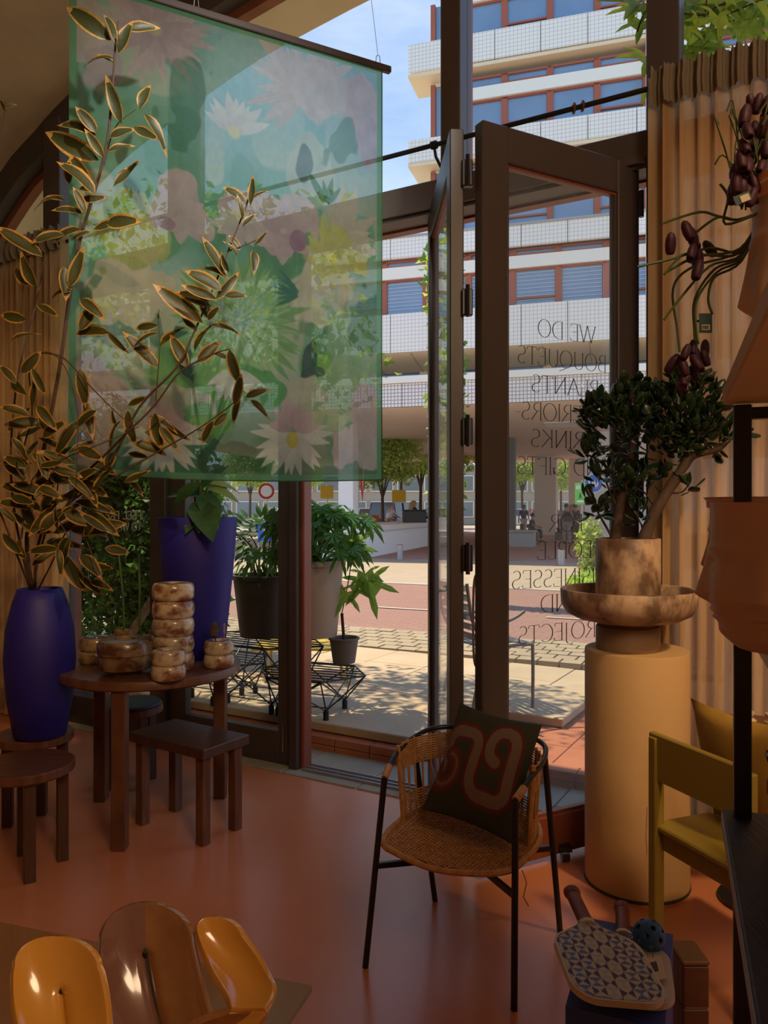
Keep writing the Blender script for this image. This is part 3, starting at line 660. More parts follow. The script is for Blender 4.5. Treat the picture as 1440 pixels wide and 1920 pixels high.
# ---------------------------------------------------------------- leafy branches in the blue vase
br = thing('leafy_branches', VB+Z3*.6, 'tall branches with gold-edged leaves rising from the dark blue vase', 'branches')
lv = [leaf_mesh('leaf', ['variegated_core','variegated_edge'], w_, c_, .25, 7, edge=True, wav=.02) for w_, c_ in ((.34,.25),(.28,.5),(.40,.1),(.30,-.2))]
stems = [
 ([(62,1112),(50,1010),(75,880),(110,700),(130,560),(150,450),(180,350),(200,270),(210,180),(216,90),(222,40)], [3.6,3.5,3.4,3.3,3.25,3.2,3.12,3.08,3.05,3.02,3.0], .010),
 ([(66,1112),(70,1030),(100,950),(160,905),(210,860),(262,762),(330,690),(365,620),(400,540),(440,440),(462,385),(470,350)], [3.6,3.5,3.4,3.3,3.2,3.15,3.1,3.1,3.1,3.1,3.1,3.1], .007),
 ([(120,960),(150,900),(200,850),(240,810),(290,760),(330,705),(365,680),(410,660),(430,655)], [3.35,3.3,3.2,3.1,3.08,3.05,3.04,3.03,3.03], .006),
 ([(60,1112),(85,1000),(140,935),(215,895),(300,845),(370,805),(420,770),(450,745)], [3.6,3.45,3.3,3.15,3.1,3.05,3.05,3.05], .005),
 ([(62,1000),(40,870),(60,780),(55,690),(80,661),(110,672),(135,720),(146,790),(142,900)], [3.5,3.4,3.3,3.2,3.2,3.15,3.1,3.1,3.1], .004),
 ([(80,661),(120,672),(170,725),(215,770),(250,800)], [3.2,3.15,3.1,3.1,3.1], .004),
 ([(60,1112),(30,980),(20,860),(30,730),(48,640),(70,560),(85,470)], [3.6,3.45,3.35,3.3,3.3,3.3,3.3], .006),
 ([(40,1010),(60,900),(120,860),(170,840),(230,815),(260,800)], [3.4,3.3,3.2,3.1,3.1,3.1], .004),
 ([(60,1112),(20,1010),(-20,900),(-40,760),(-30,640),(0,590)], [3.6,3.4,3.3,3.2,3.2,3.2], .005),
 ([(68,1112),(95,1060),(130,990),(160,1010),(180,1060),(200,1095)], [3.6,3.5,3.4,3.3,3.25,3.2], .004),
 ([(110,900),(105,960),(130,1010),(150,1060),(158,1100)], [3.35,3.3,3.25,3.25,3.25], .003),
 ([(292,752),(296,700),(300,640),(296,600)], [3.1,3.08,3.06,3.05], .003),
 ([(196,310),(215,240),(255,205)], [3.1,3.08,3.06], .003),
 ([(430,470),(470,455),(495,440)], [3.1,3.1,3.1], .003),
 ([(-20,330),(5,230),(10,190)], [3.0,3.0,3.0], .003),
]
for P, D, r_ in stems:
    pts = smooth_pts([px(a,b,d) for (a,b), d in zip(P, D)], 4); MB().tube(pts, [r_*(1-.65*i/len(pts)) for i in range(len(pts))], 7).build('stem', 'twig', br, True)
LV = '208,75,120,5;216,80,205,15;222,100,245,40;222,95,228,60;235,55,295,45;212,110,155,95;215,120,185,100;228,232,205,150;262,205,278,152;268,212,320,262;205,258,250,240;250,238,300,270;202,285,245,265;180,255,105,208;182,250,143,200;195,295,165,250;185,300,80,245;180,360,140,345;172,350,130,290;212,350,265,312;178,365,115,290;120,375,55,360;130,345,128,300;150,375,200,372;160,400,140,350;155,400,100,380;200,420,258,412;175,430,235,420;150,430,90,445;170,435,130,440;120,440,60,450;80,480,0,440;70,540,30,475;68,535,0,500;120,500,125,560;130,540,160,470;150,560,190,590;135,545,80,545;460,380,420,348;470,385,480,335;472,375,495,352;455,410,452,370;455,425,478,400;478,460,504,438;475,470,480,505;445,480,430,450;450,470,430,440;425,520,374,455;430,510,410,475;428,525,385,485;415,545,350,505;405,560,347,540;395,575,330,540;405,560,450,515;420,555,462,553;380,605,297,545;395,600,372,545;392,610,450,608;390,600,410,575;370,620,345,600;352,690,320,625;365,660,380,600;370,680,412,640;400,660,435,680;430,655,445,720;450,745,432,790;425,775,400,800;440,760,450,700;460,745,500,728;470,750,500,770;400,790,378,830;296,600,293,580;296,610,250,615;296,625,240,635;300,650,340,612;298,690,232,635;205,625,135,615;200,620,230,660;150,620,178,570;240,760,278,745;240,770,245,830;280,780,330,795;290,775,300,840;270,810,320,820;300,800,330,840;310,790,345,830;250,830,310,850;240,850,280,860;220,800,205,770;225,790,190,830;180,770,140,800;160,750,170,820;150,690,160,760;145,790,100,850;146,840,190,860;140,870,80,850;210,880,160,930;180,880,120,905;150,900,200,930;230,905,285,890;240,900,270,925;140,940,210,950;120,960,180,985;100,950,60,1000;90,930,20,900;80,960,40,930;60,930,0,905;100,1000,165,975;90,1020,150,1020;130,1010,110,1060;150,1040,190,1080;160,1060,215,1075;170,1090,205,1100;130,990,190,1000;110,980,150,940;60,1000,30,960;30,980,0,950;50,1050,20,1010;120,1040,160,1110;90,900,70,850;60,870,0,860;50,860,20,810;55,780,0,760;60,770,80,700;70,760,100,800;50,740,0,700;40,700,75,660;60,690,90,740;30,720,0,680;20,640,60,610;50,600,0,590;70,570,110,600;60,850,110,880;20,820,60,860;10,870,50,900;100,860,140,840;100,880,150,890;130,850,170,820;80,820,120,790;10,210,0,185;12,200,30,195;40,980,90,1010;75,1000,120,950;20,930,70,950;170,960,215,1000;60,1060,100,1030;5,1000,40,1040'
rl_ = random.Random(4)
for k, s_ in enumerate(LV.split(';')):
    a, b, c, d = map(float, s_.split(',')); Y = 3.07+.35*max(0, min(1, (b-560)/500))+rl_.uniform(-.08,.05)
    p = px(a,b,Y); q = px(c,d,Y+rl_.uniform(-.05,.03)); L_ = (q-p).length
    inst(lv[k % 4], 'leaf', br, frame_m(p, q-p, (rl_.uniform(-.7,.7), -1, rl_.uniform(-.2,.9)), L_*1.05))
for k in range(46):
    a = rl_.gauss(110,60); b = rl_.gauss(930,70); Y = 3.3+rl_.uniform(-.1,.15)
    if a < -30 or a > 235: continue
    d = V((rl_.uniform(-1,1), rl_.uniform(-.5,.5), rl_.uniform(-.7,.6))).normalized(); inst(lv[k % 4], 'leaf', br, frame_m(px(a,b,Y), d, (rl_.uniform(-.7,.7), -1, rl_.uniform(0,1)), rl_.uniform(.1,.16)))
# ---------------------------------------------------------------- rattan armchair
CH = V((.285,2.636,0)); ca = V((.897,-.442,0)); cb = V((.442,.897,0))
def ch(a, b, z): return CH+ca*a+cb*b+V((0,0,z))
rc = thing('rattan_armchair', CH, 'black metal armchair with woven rattan seat and back, before the open folding door', 'chair')
arm = smooth_pts([(-.215,-.205,.612),(-.24,-.08,.645),(-.245,.08,.665),(-.19,.21,.68),(0,.265,.685),(.19,.21,.68),(.245,.08,.665),(.24,-.08,.645),(.226,-.195,.612)], 5)
MB().tube([ch(*p) for p in arm], .009, 10).build('arm_hoop', 'black_metal', rc, True)
for s_ in (0, 1):
    i0 = 0 if s_ == 0 else len(arm)-4; MB().tube([ch(*p) for p in arm[i0:i0+4]], .0125, 10).build('arm_wrap', 'rattan', rc, True)
for top_, foot in (((-.215,-.205,.612),(-.265,-.245,.0)),((.226,-.195,.612),(.235,-.24,.0)),((-.243,.09,.66),(-.225,.255,.0)),((.243,.09,.66),(.258,.245,.0))):
    MB().tube([ch(*foot), ch(*top_)], .0105, 12).build('leg', 'black_metal', rc, True)
def legp(i, z):
    top_, foot = (((-.215,-.205,.612),(-.265,-.245,0)),((.226,-.195,.612),(.235,-.24,0)),((-.243,.09,.66),(-.225,.255,0)),((.243,.09,.66),(.258,.245,0)))[i]
    t = z/top_[2]; return V(foot)*(1-t)+V(top_)*t
c0 = V((0,0,.315))
for i in range(4): MB().bar(ch(*legp(i,.33)), ch(*c0), .014, .018).build('stretcher', 'black_metal', rc)
# seat outline
SO = smooth_pts([(-.19,-.235,.400),(0,-.285,.392),(.19,-.235,.400),(.238,-.12,.408),(.235,.05,.405),(.17,.19,.405),(0,.225,.402),(-.17,.19,.405),(-.235,.05,.405),(-.238,-.12,.408)], 5)
SO = SO+smooth_pts([(-.238,-.12,.408),(-.225,-.2,.404),(-.19,-.235,.400)], 4)[1:-1]
MB().tube([ch(*p) for p in SO], .0105, 8, closed=True).build('seat_rim', 'rattan', rc, True)
def inside(a, b):
    c = False; n = len(SO)
    for i in range(n):
        p, q = SO[i], SO[(i+1) % n]
        if (p.y > b) != (q.y > b) and a < (q.x-p.x)*(b-p.y)/(q.y-p.y)+p.x: c = not c
    return c
def sz(a, b): return .405-.022*max(0, 1-(a/.22)**2)*max(0, 1-((b+.02)/.26)**2)
mb = MB()
na = 34
for i in range(na):   # warp strands run front to back
    a = -.232+.464*i/(na-1); run = []
    for j in range(60):
        b = -.285+.52*j/59
        if inside(a, b): run.append(ch(a, b, sz(a,b)+.0))
    if len(run) > 2: mb.tube(run, .0030, 4, flat=.6)
nb = 62
for j in range(nb):   # weft strands weave over and under
    b = -.28+.505*j/(nb-1); run = []
    for i in range(na*2+1):
        a = -.238+.476*i/(na*2)
        if inside(a, b): run.append(ch(a, b, sz(a,b)+.0042*math.sin((i/2+j)*math.pi)*(1 if True else 0)))
    if len(run) > 2: mb.tube(run, .0036, 4, flat=.7)
tag(mb.build('woven_seat', 'rattan', rc, 'all'), kind='stuff')
# woven back: top band and bottom band with open bars between
def bk(t, h):  # t along the back -1..1, h 0..1 between seat and hoop
    A = math.radians(90-100*t); ra, rb = .245, .262
    p = V((ra*math.cos(A), .0+rb*math.sin(A)*.98, 0)); q = V((p.x*.93, p.y*.86, 0)); return p*h+q*(1-h)+V((0,0,.405+(.675-.405)*h))
mb = MB()
for h0, h1, n_ in ((.02,.30,9),(.66,.97,11)):
    for k in range(n_):
        h = h0+(h1-h0)*k/(n_-1); mb.tube([ch(*(bk(-1+2*i/88, h)+V((0,.0,0))+bk(-1+2*i/88,h).xy.normalized().to_3d()*.0045*math.sin((i+k)*math.pi))) for i in range(89)], .0036, 4)
tag(mb.build('woven_back', 'rattan', rc, 'all'), kind='stuff')
for i in range(23): MB().tube([ch(*bk(-1+2*i/22, h)) for h in (0,.25,.5,.75,1)], .0042 if 0 < i < 22 else .008, 6).build('back_strand', 'rattan', rc, True)
MB().tube([ch(.245,-.19,.40), ch(.262,-.2,.37), ch(.255,-.21,.33), ch(.268,-.2,.30)], .002, 5).build('loose_strand', 'rattan', rc)
# ---------------------------------------------------------------- painted grids
def painted(name, P, nu, nv, colf, m_, parent, back=None):
    # P(u,v)->3D, colf(U,V)->rgb arrays; a grid with a colour attribute for the print
    uu, vv = np.meshgrid(np.linspace(0,1,nu+1), np.linspace(0,1,nv+1)); rgb = colf(uu, vv)
    o0 = wloc(parent); vs = [tuple(P(a,b)-o0) for a, b in zip(uu.ravel(), vv.ravel())]
    idx = np.arange((nu+1)*(nv+1)).reshape(nv+1, nu+1); q = np.stack([idx[:-1,:-1], idx[:-1,1:], idx[1:,1:], idx[1:,:-1]], -1).reshape(-1,4)
    me = bpy.data.meshes.new(name); me.from_pydata(vs, [], q.tolist()); me.materials.append(M[m_])
    at = me.color_attributes.new('Col', 'FLOAT_COLOR', 'POINT'); c4 = np.ones((len(vs),4), dtype=np.float32); c4[:,:3] = rgb.reshape(-1,3); at.data.foreach_set('color', c4.ravel())
    me.polygons.foreach_set('use_smooth', [True]*len(q)); o = bpy.data.objects.new(name, me); col.objects.link(o); o.parent = parent; return o
# cushion with the looping seventies print
cu = thing('printed_cushion', ch(0,.05,.42), 'dark green cushion with looping red, orange and cream stripes leaning in the rattan armchair', 'cushion')
TL, TR, BL, BR = V((.275,2.80,.800)), V((.545,2.665,.757)), V((.128,2.63,.480)), V((.412,2.46,.432))
nrm_c = (TR-TL).cross(BL-TL).normalized()
if nrm_c.y > 0: nrm_c = -nrm_c
def cush(sgn, th=.062):
    def P(u, v):
        pinch = 1-.10*(math.sin(math.pi*v) if True else 0)
        uu = .5+(u-.5)*(1-.07*math.sin(math.pi*v)); vv = .5+(v-.5)*(1-.07*math.sin(math.pi*u))
        p = (TL*(1-uu)+TR*uu)*(1-vv)+(BL*(1-uu)+BR*uu)*vv
        b = (max(0, math.sin(math.pi*u))**.55)*(max(0, math.sin(math.pi*v))**.55); return p+nrm_c*sgn*(th*b+.0)
    return P
def cprint(u, v):
    base = np.array([.032,.034,.020]); out = np.ones(u.shape+(3,))*base
    def dist(pts):
        d = np.full(u.shape, 9.); 
        for (a, b), (c, e_) in zip(pts, pts[1:]):
            vx, vy = c-a, e_-b; L2 = vx*vx+vy*vy+1e-9; t = (((u-a)*vx+(v-b)*vy)/L2).clip(0,1); d = np.minimum(d, np.hypot(u-a-t*vx, v-b-t*vy))
        return d
    cream, red, org = np.array([.15,.10,.075]), np.array([.11,.012,.007]), np.array([.12,.03,.01])
    S = arc(.20,.42,.13,.13,180,90,8)[::1]+[(.30,.29)]; 
    path1 = [(.05,.62)]+[(.05,.40)]+arc(.17,.38,.12,.13,180,270,8)+[(.28,.25)]+arc(.30,.37,.12,.12,270,360,8)+[(.42,.60)]+arc(.56,.62,.14,.16,180,90,8)+[(.70,.78)]+arc(.72,.66,.12,.12,90,0,6)+[(.84,.35)]+arc(.72,.30,.12,.14,0,-90,8)+arc(.68,.30,.12,.14,-90,-180,8)+arc(.68,.34,.12,.12,180,100,6)
    path2 = arc(.12,.62,.12,.14,-90,90,14)+arc(.10,.62,.10,.14,90,180,8)
    for path, wd in ((path1,.085),(path2,.07)):
        d = dist([(a, (b if True else 0)) for a, b in path]); out[d < wd] = red; out[d < wd*.62] = cream if path is path1 else org; out[d < wd*.18] = cream
    return out
painted('front_panel', cush(1), 130, 130, cprint, 'cushion_print', cu); painted('back_panel', cush(-1), 24, 24, lambda u, v: np.ones(u.shape+(3,))*np.array([.03,.032,.02]), 'cushion_print', cu)
# ---------------------------------------------------------------- pedestal, drum, dish, pot, jade plant
P0 = V((1.022,3.13,0)); pd = thing('pedestal', P0, 'tall tan cylindrical pedestal carrying the wooden dish and jade plant', 'pedestal')
MB().lathe([(0,0),(.203,0),(.203,.93),(.201,.936),(0,.936)], P0, 80).build('body', 'pedestal', pd, True)
MB().lathe([(.204,0),(.206,0),(.206,.012),(.204,.012)], P0, 64).build('base_ring', 'pot_dark', pd)
q = P0+V((-.035,0,.9365)); dr = thing('drum_stand', q, 'low brown wooden drum on top of the pedestal', 'stand')
MB().lathe([(0,0),(.124,0),(.126,.004),(.126,.088),(.122,.094),(.105,.096),(.10,.11),(0,.11)], q, 56).build('body', 'drum', dr, True)
q2 = q+V((0.0,0,.111)); di = thing('wooden_dish', q2, 'wide shallow marbled wooden dish on the drum stand', 'dish')
MB().lathe([(0,0),(.14,0),(.20,.012),(.245,.035),(.264,.07),(.267,.128),(.262,.132),(.257,.128),(.253,.075),(.235,.045),(.19,.026),(0,.02)], q2, 80).build('body', 'marbled', di, 'all')
q3 = q2+V((.0,.0,.0205)); jp = thing('marbled_pot', q3, 'marbled brown cylinder pot standing in the wooden dish', 'pot')
MB().lathe([(0,0),(.124,0),(.127,.004),(.127,.312),(.125,.315),(.113,.315),(.112,.29),(0,.29)], q3, 64).build('body', 'marbled', jp, True)
MB().lathe([(0,.297),(.06,.295),(.112,.291)], q3, 32).build('soil', 'soil', jp)
jt = thing('jade_plant', q3+Z3*.29, 'jade plant with two thick trunks and glossy dark leaves in the marbled pot', 'plant')
JY = q3.y
def jtube(P, r0, r1, dy=0, name='branch'):
    pts = smooth_pts([px(a,b,JY+dy+(c if len(t) > 2 else 0)) for t in P for a, b, c in [(t+(0,))[:3]]], 4); n = len(pts)
    MB().tube(pts, [(r0+(r1-r0)*i/(n-1))*(1+.08*math.sin(i*1.7)) for i in range(n)], 9).build(name, 'jade_bark', jt, True); return pts
jb = [jtube([(1152,1018),(1160,960),(1176,890),(1188,830),(1186,790)], .022, .013, 0, 'trunk'), jtube([(1205,1018),(1228,960),(1262,905),(1286,868)], .026, .019, -.03, 'trunk'),
 jtube([(1286,868),(1305,852),(1345,843),(1372,820)], .018, .008, -.03), jtube([(1284,870),(1275,835),(1250,800)], .014, .006, -.03), jtube([(1161,945),(1152,895),(1125,865),(1100,852)], .008, .004), jtube([(1157,950),(1145,925),(1137,905)], .005,.004),
 jtube([(1186,800),(1180,760),(1190,725)], .009, .004), jtube([(1186,810),(1150,780),(1115,770)], .008, .004), jtube([(1186,800),(1215,780),(1225,760)], .008, .004), jtube([(1152,1015),(1135,985),(1118,955),(1112,940)], .006, .003), jtube([(1230,955),(1210,925),(1190,915)], .005,.003), jtube([(1262,925),(1280,922),(1290,910)], .004,.003), jtube([(1345,843),(1385,800),(1392,785)], .006,.003,-.0), jtube([(1275,835),(1300,790),(1310,750)], .008,.004,-.03), jtube([(1212,1000),(1198,975),(1192,960)], .004,.003)]
def jade_leaf():
    mb = MB(); n = 8; top_ = []; vs = []; fs = []
    for i in range(n+1):
        t = i/n; wd = .56*math.sin(math.pi*(.06+.92*t)**1.35)**.75*.5+.02 if i < n else .03
        for k in range(8):
            a = 2*math.pi*k/8; vs.append((wd*math.cos(a), t, wd*.20*math.sin(a)+.12*t*t))
    for i in range(n):
        for k in range(8): fs.append((i*8+k, i*8+(k+1) % 8, (i+1)*8+(k+1) % 8, (i+1)*8+k))
    fs.append(tuple(range(n*8, n*8+8)))
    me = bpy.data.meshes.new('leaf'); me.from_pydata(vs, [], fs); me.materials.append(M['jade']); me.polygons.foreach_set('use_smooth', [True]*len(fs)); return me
jm = jade_leaf(); rj = random.Random(11); cnt = 0; rest = MB()
clusters = [((1160,800),(62,58),190),((1195,760),(38,40),80),((1290,775),(72,72),270),((1335,815),(38,42),75),((1250,830),(38,40),70),((1108,765),(24,20),26),((1105,850),(22,18),22),((1135,895),(28,20),30),((1112,950),(26,26),24),((1190,915),(26,20),26),((1218,890),(26,22),28),((1290,912),(14,14),8),((1392,800),(12,22),10),((1195,965),(18,22),16),((1290,720),(40,18),22),((1190,725),(22,14),12)]
for (cx, cy), (rx, ry), n in clusters:
    for k in range(n):
        a = rj.uniform(0, 6.28); r = rj.random()**.5; x_ = cx+rx*r*math.cos(a); y_ = cy+ry*r*math.sin(a); dz_ = rj.uniform(-1,1)*(rx/1450*JY)*.9
        p = px(x_, y_, JY-.02+dz_); c = px(cx, cy+ry*.5, JY); d = (p-c).normalized()+V((rj.uniform(-.7,.7), rj.uniform(-.7,.7), rj.uniform(-.3,.8))); m_ = frame_m(p, d, (rj.uniform(-1,1), rj.uniform(-1,.2), 1), rj.uniform(.042,.066))
        if cnt < 296: inst(jm, 'leaf', jt, m_)
        else:
            vs = [m_ @ v.co for v in jm.vertices]; rest.add(vs, [tuple(p_.vertices) for p_ in jm.polygons])
        cnt += 1
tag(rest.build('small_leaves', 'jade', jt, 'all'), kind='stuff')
# ---------------------------------------------------------------- olive chair, cushion, side table with candles
g = thing('olive_chair', V((1.05,2.75,0)), 'olive yellow wooden chair between the pedestal and the black shelf', 'chair')
gd = V((.36,-.93,0)).normalized(); gn = V((.93,.36,0)).normalized(); G0 = V((.905,2.60,0)); gx = (gd, gn, Z3)
def gq(a, b, z): return G0+gd*a+gn*b+V((0,0,z))
MB().bev(gq(.19,.0,.675), (.40,.024,.155), .004, gx).build('backrest', 'olive', g)
for a in (.015,.40): MB().bev(gq(a,.0,.37), (.036,.04,.74), .004, gx).build('leg', 'olive', g)
for a in (.02,.40): MB().bev(gq(a,.40,.215), (.036,.036,.43), .004, gx).build('leg', 'olive', g)
MB().bev(gq(.21,.21,.44), (.42,.44,.022), .006, gx).build('seat', 'olive', g)
for b in (.02,.40): MB().bev(gq(.21,b,.395), (.36,.02,.06), .003, gx).build('seat_rail', 'olive', g)
MB().tube([gq(-.004,-.021,.50), gq(-.005,-.026,.40), gq(-.004,-.021,.34)], .002, 5).build('string', 'paper', g)
def soft_cushion(name, c, ax_, s, th, label, m_):
    t = thing(name, c, label, 'cushion'); n = 18
    for sg, nm in ((1,'front_panel'),(-1,'back_panel')):
        vs = [V(c)+ax_[0]*((u-.5)*s[0]*(1-.08*math.sin(math.pi*v)))+ax_[2]*((v-.5)*s[1]*(1-.08*math.sin(math.pi*u)))+ax_[1]*sg*th*(max(0,math.sin(math.pi*u))*max(0,math.sin(math.pi*v)))**.5 for u in [i/n for i in range(n+1)] for v in [j/n for j in range(n+1)]]
        MB().add(vs, [(i*(n+1)+j, i*(n+1)+j+1, (i+1)*(n+1)+j+1, (i+1)*(n+1)+j) for i in range(n) for j in range(n)]).build(nm, m_, t, 'all')
    return t
c_ = gq(.22,.19,.655); up_ = (Z3-gn*.25).normalized()
soft_cushion('mustard_cushion', c_, (gd, gn, up_), (.40,.42), .075, 'mustard cushion standing on the seat of the olive chair', 'mustard')
S0 = V((1.425,2.955,0)); st_ = thing('side_table', S0, 'round brown side table with candle holders beyond the olive chair', 'table')
MB().lathe([(0,.64),(.18,.64),(.185,.645),(.185,.665),(.18,.67),(0,.67)], S0, 48).build('tabletop', 'wood', st_, True); MB().lathe([(0,0),(.14,0),(.14,.015),(.02,.03),(.02,.64)], S0, 24).build('base', 'black_metal', st_, True)
def candle(p, lab, with_=True):
    t = thing('candle_holder', p, lab, 'candle holder')
    MB().lathe([(0,0),(.035,0),(.038,.008),(.02,.018),(.03,.03),(.03,.04),(.016,.05),(.026,.062),(.026,.07),(.012,.07),(.012,.06),(0,.06)], p, 24).build('body', 'onyx', t, True)
    if with_:
        k = thing('orange_candle', p+Z3*.0605, 'tall orange candle in the onyx holder on the side table', 'candle'); MB().lathe([(0,0),(.011,0),(.011,.2),(.004,.21),(0,.21)], p+Z3*.0605, 16).build('wax', 'orange', k, True); MB().tube([p+Z3*.268, p+Z3*.282], .001, 4).build('wick', 'ink', k)
candle(V((1.37,2.91,.67)), 'small onyx candle holder with an orange candle on the side table'); candle(V((1.445,2.875,.67)), 'second onyx candle holder, right of the orange candle', False)
# ---------------------------------------------------------------- black shelf unit at the right
SD = V((.35,.937,0)); SE = V((.937,-.35,0)); K0 = V((.603,1.35,0)); sx3 = (SD, SE, Z3)
sh = thing('shelf_unit', K0+SE*.2, 'black metal shelf unit with dark boards at the right edge', 'shelf')
def sp(a, b, z): return K0+SD*a+SE*b+V((0,0,z))  # a along the left edge (away +), b to the right
for a in (-.005,-1.15):
    for b in (.02,.40): MB().bev(sp(a,b,.84), (.03,.028,1.68), .002, sx3).build('upright', 'black_metal', sh)
for z, a1, nm, mt_ in ((1.70,.0,'shelf_board','pedestal'),(.955,.0,'shelf_board','black_oak'),(.25,.0,'shelf_board','black_oak')): MB().bev(sp(-.58+a1/2,.21,z), (1.20+a1,.44,.03), .003, sx3).build(nm, mt_, sh)
MB().bev(sp(-.50,.225,1.315), (1.30,.42,.022), .003, sx3).build('shelf_board', 'porcelain', sh)
for z in (1.665,.925): MB().bar(sp(-.005,.02,z), sp(-.005,.42,z), .02).build('rail', 'black_metal', sh); MB().bar(sp(-1.15,.02,z), sp(-1.15,.42,z), .02).build('rail', 'black_metal', sh)
MB().box(sp(-.58,-.0115,.955), (1.18,.002,.022), sx3).build('edge_strip', 'brushed', sh)
# planters with faces all round
def face_planter(p, r, h, label, rots, taper=.55, lip=0, flower=None):
    t = thing('face_planter', p, label, 'planter'); nt_, nz = 168, 92
    def R(th, v):
        base = r*(taper+(1-taper)*min(1, (v/.34))**.5) if v < .34 else r
        base *= 1+lip*max(0, (v-.86)/.14)**2
        d = 0
        for a0 in rots:
            u = (th-a0+math.pi) % (2*math.pi)-math.pi
            if abs(u) > 1.1: continue
            g_ = lambda x, s: math.exp(-(x/s)**2)
            nose_v = .60-.25; 
            ridge = 0
            if .36 < v < .70: k = (.70-v)/.34; ridge = (.03+.23*k**1.5)*g_(u, .09+.10*k)
            elif .30 < v <= .36: ridge = .26*((v-.30)/.06)**.8*g_(u, .19)
            d += ridge
            d += .07*g_(u,.75)*g_(v-.45,.4)                     # face forward mass
            d += .075*(g_(u,.30)*g_(v-.255,.018)+1.05*g_(u,.26)*g_(v-.205,.02))   # lips
            d -= .03*g_(u,.34)*g_(v-.23,.008)
            d += .10*g_(u,.22)*g_(v-.10,.055)                    # chin
            for s in (-1,1):
                d -= .085*g_(u-s*.36,.17)*g_(v-.585,.05)         # eye sockets
                d += .05*g_(u-s*.37,.12)*g_(v-.57,.028)          # closed lids
                d += .045*g_(u-s*.36,.26)*g_(v-.69,.03)          # brows
                d += .05*g_(u-s*.55,.22)*g_(v-.40,.09)           # cheeks
        return base*(1+d*.85)
    vs = []; 
    for j in range(nz+1):
        v = j/nz
        for i in range(nt_):
            th = 2*math.pi*i/nt_; rr = R(th, v); vs.append(p+V((rr*math.cos(th), rr*math.sin(th), h*v)))
    fs = [(j*nt_+i, j*nt_+(i+1) % nt_, (j+1)*nt_+(i+1) % nt_, (j+1)*nt_+i) for j in range(nz) for i in range(nt_)]
    mb = MB().add(vs, fs); mb.f.append(tuple(range(nt_))[::-1]); mb.m.append(0); b0 = nz*nt_; n0 = len(mb.v)
    for q_, z_ in ((.95,1.0),(.93,.9)):
        for i in range(nt_):
            th = 2*math.pi*i/nt_; rr = R(th,1)*q_; mb.v.append(tuple(p+V((rr*math.cos(th), rr*math.sin(th), h*z_))))
    for a, b in ((b0,n0),(n0,n0+nt_)):
        for i in range(nt_): mb.f.append((a+i, a+(i+1) % nt_, b+(i+1) % nt_, b+i)); mb.m.append(0)
    mb.f.append(tuple(range(n0+nt_, n0+2*nt_))); mb.m.append(0)
    mb.build('body', 'porcelain', t, 'all'); return t
rad = math.radians
H1 = V((.652,1.17,1.7155)); face_planter(H1, .084, .285, 'pale porcelain planter with faces on the top shelf, holding purple flowers', (rad(153), rad(273), rad(33)), .45, .13)
H2 = V((.490,.955,1.3265)); face_planter(H2, .078, .182, 'flesh-brown planter with faces on the middle shelf, nearest the viewer', (rad(154), rad(229), rad(304), rad(34)), .55, .03)
H3 = V((.690,1.50,1.327)); hs = V((.0,0,0)); face_planter(V((.695,1.44,1.3265)), .080, .196, 'dark-rimmed face planter behind the shelf upright on the middle shelf', (rad(175), rad(295), rad(55)), .5, .16)
# vases on the lower shelf
for (pp, r_, h_, lab, m_) in ((V((.64,1.20,.9705)), .042, .15, 'burgundy glazed vase with a tan band on the dark shelf', 'burgundy'), (V((.60,1.03,.9705)), .034, .10, 'small pale vase at the right end of the dark shelf', 'onyx')):
    t = thing('glazed_vase', pp, lab, 'vase'); MB().lathe([(0,0),(r_*.8,0),(r_*.9,h_*.1),(r_*.95,h_*.5),(r_*.85,h_*.8),(r_*1.05,h_*.95),(r_*1.0,h_),(r_*.8,h_),(r_*.7,h_*.85),(0,h_*.8)], pp, 32).build('body', m_, t, 'all')
    MB().lathe([(r_*.93,h_*.55),(r_*1.0,h_*.56),(r_*1.0,h_*.68),(r_*.9,h_*.69)], pp, 32).build('band', 'rattan_band', t, True)
# flowers: purple bells over the top planter and trailing to the left
ff = thing('checkered_lily_plant', H1+Z3*.26, 'purple bell flowers and grassy stems spilling from the pale face planter on the top shelf', 'plant')
def bell():
    mb = MB(); n = 12; prof = [(.002,.006),(.008,.002),(.0125,-.010),(.0135,-.026),(.0115,-.042),(.008,-.048),(.009,-.040),(.007,-.01)]
    vs = []; fs = []
    for r_, z_ in prof:
        for k in range(n): a = 2*math.pi*k/n; q_ = 1+.10*math.cos(6*a/2); vs.append((r_*q_*math.cos(a), r_*q_*math.sin(a), z_*1.0))
    for i in range(len(prof)-1):
        for k in range(n): fs.append((i*n+k, i*n+(k+1) % n, (i+1)*n+(k+1) % n, (i+1)*n+k))
    me = bpy.data.meshes.new('flower'); me.from_pydata(vs, [], fs); me.materials.append(M['purple']); me.polygons.foreach_set('use_smooth', [True]*len(fs)); return me
bm_ = bell(); rf = random.Random(2)
def bells(P, Y, s=1.0):
    for x_, y_ in P:
        p = px(x_, y_, Y+rf.uniform(-.02,.02)); m_ = Matrix.Translation(p) @ Matrix.Rotation(rf.uniform(-.5,.5), 4, 'X') @ Matrix.Rotation(rf.uniform(-.5,.5), 4, 'Y') @ Matrix.Scale(s*rf.uniform(.85,1.1), 4); inst(bm_, 'flower', ff, m_)
bells([(1405,180),(1425,178),(1440,182),(1400,200),(1415,230),(1398,235),(1436,220),(1390,265),(1402,275),(1420,270),(1385,300),(1396,310),(1380,325),(1392,340),(1375,345),(1410,330),(1432,300),(1425,250),(1440,260),(1388,285),(1404,300),(1378,310),(1398,350),(1415,355)], 1.15, .60)
bells([(1258,440),(1283,418),(1293,430),(1300,460),(1310,470),(1322,455),(1303,485),(1312,490),(1308,458)], 1.25, .62)
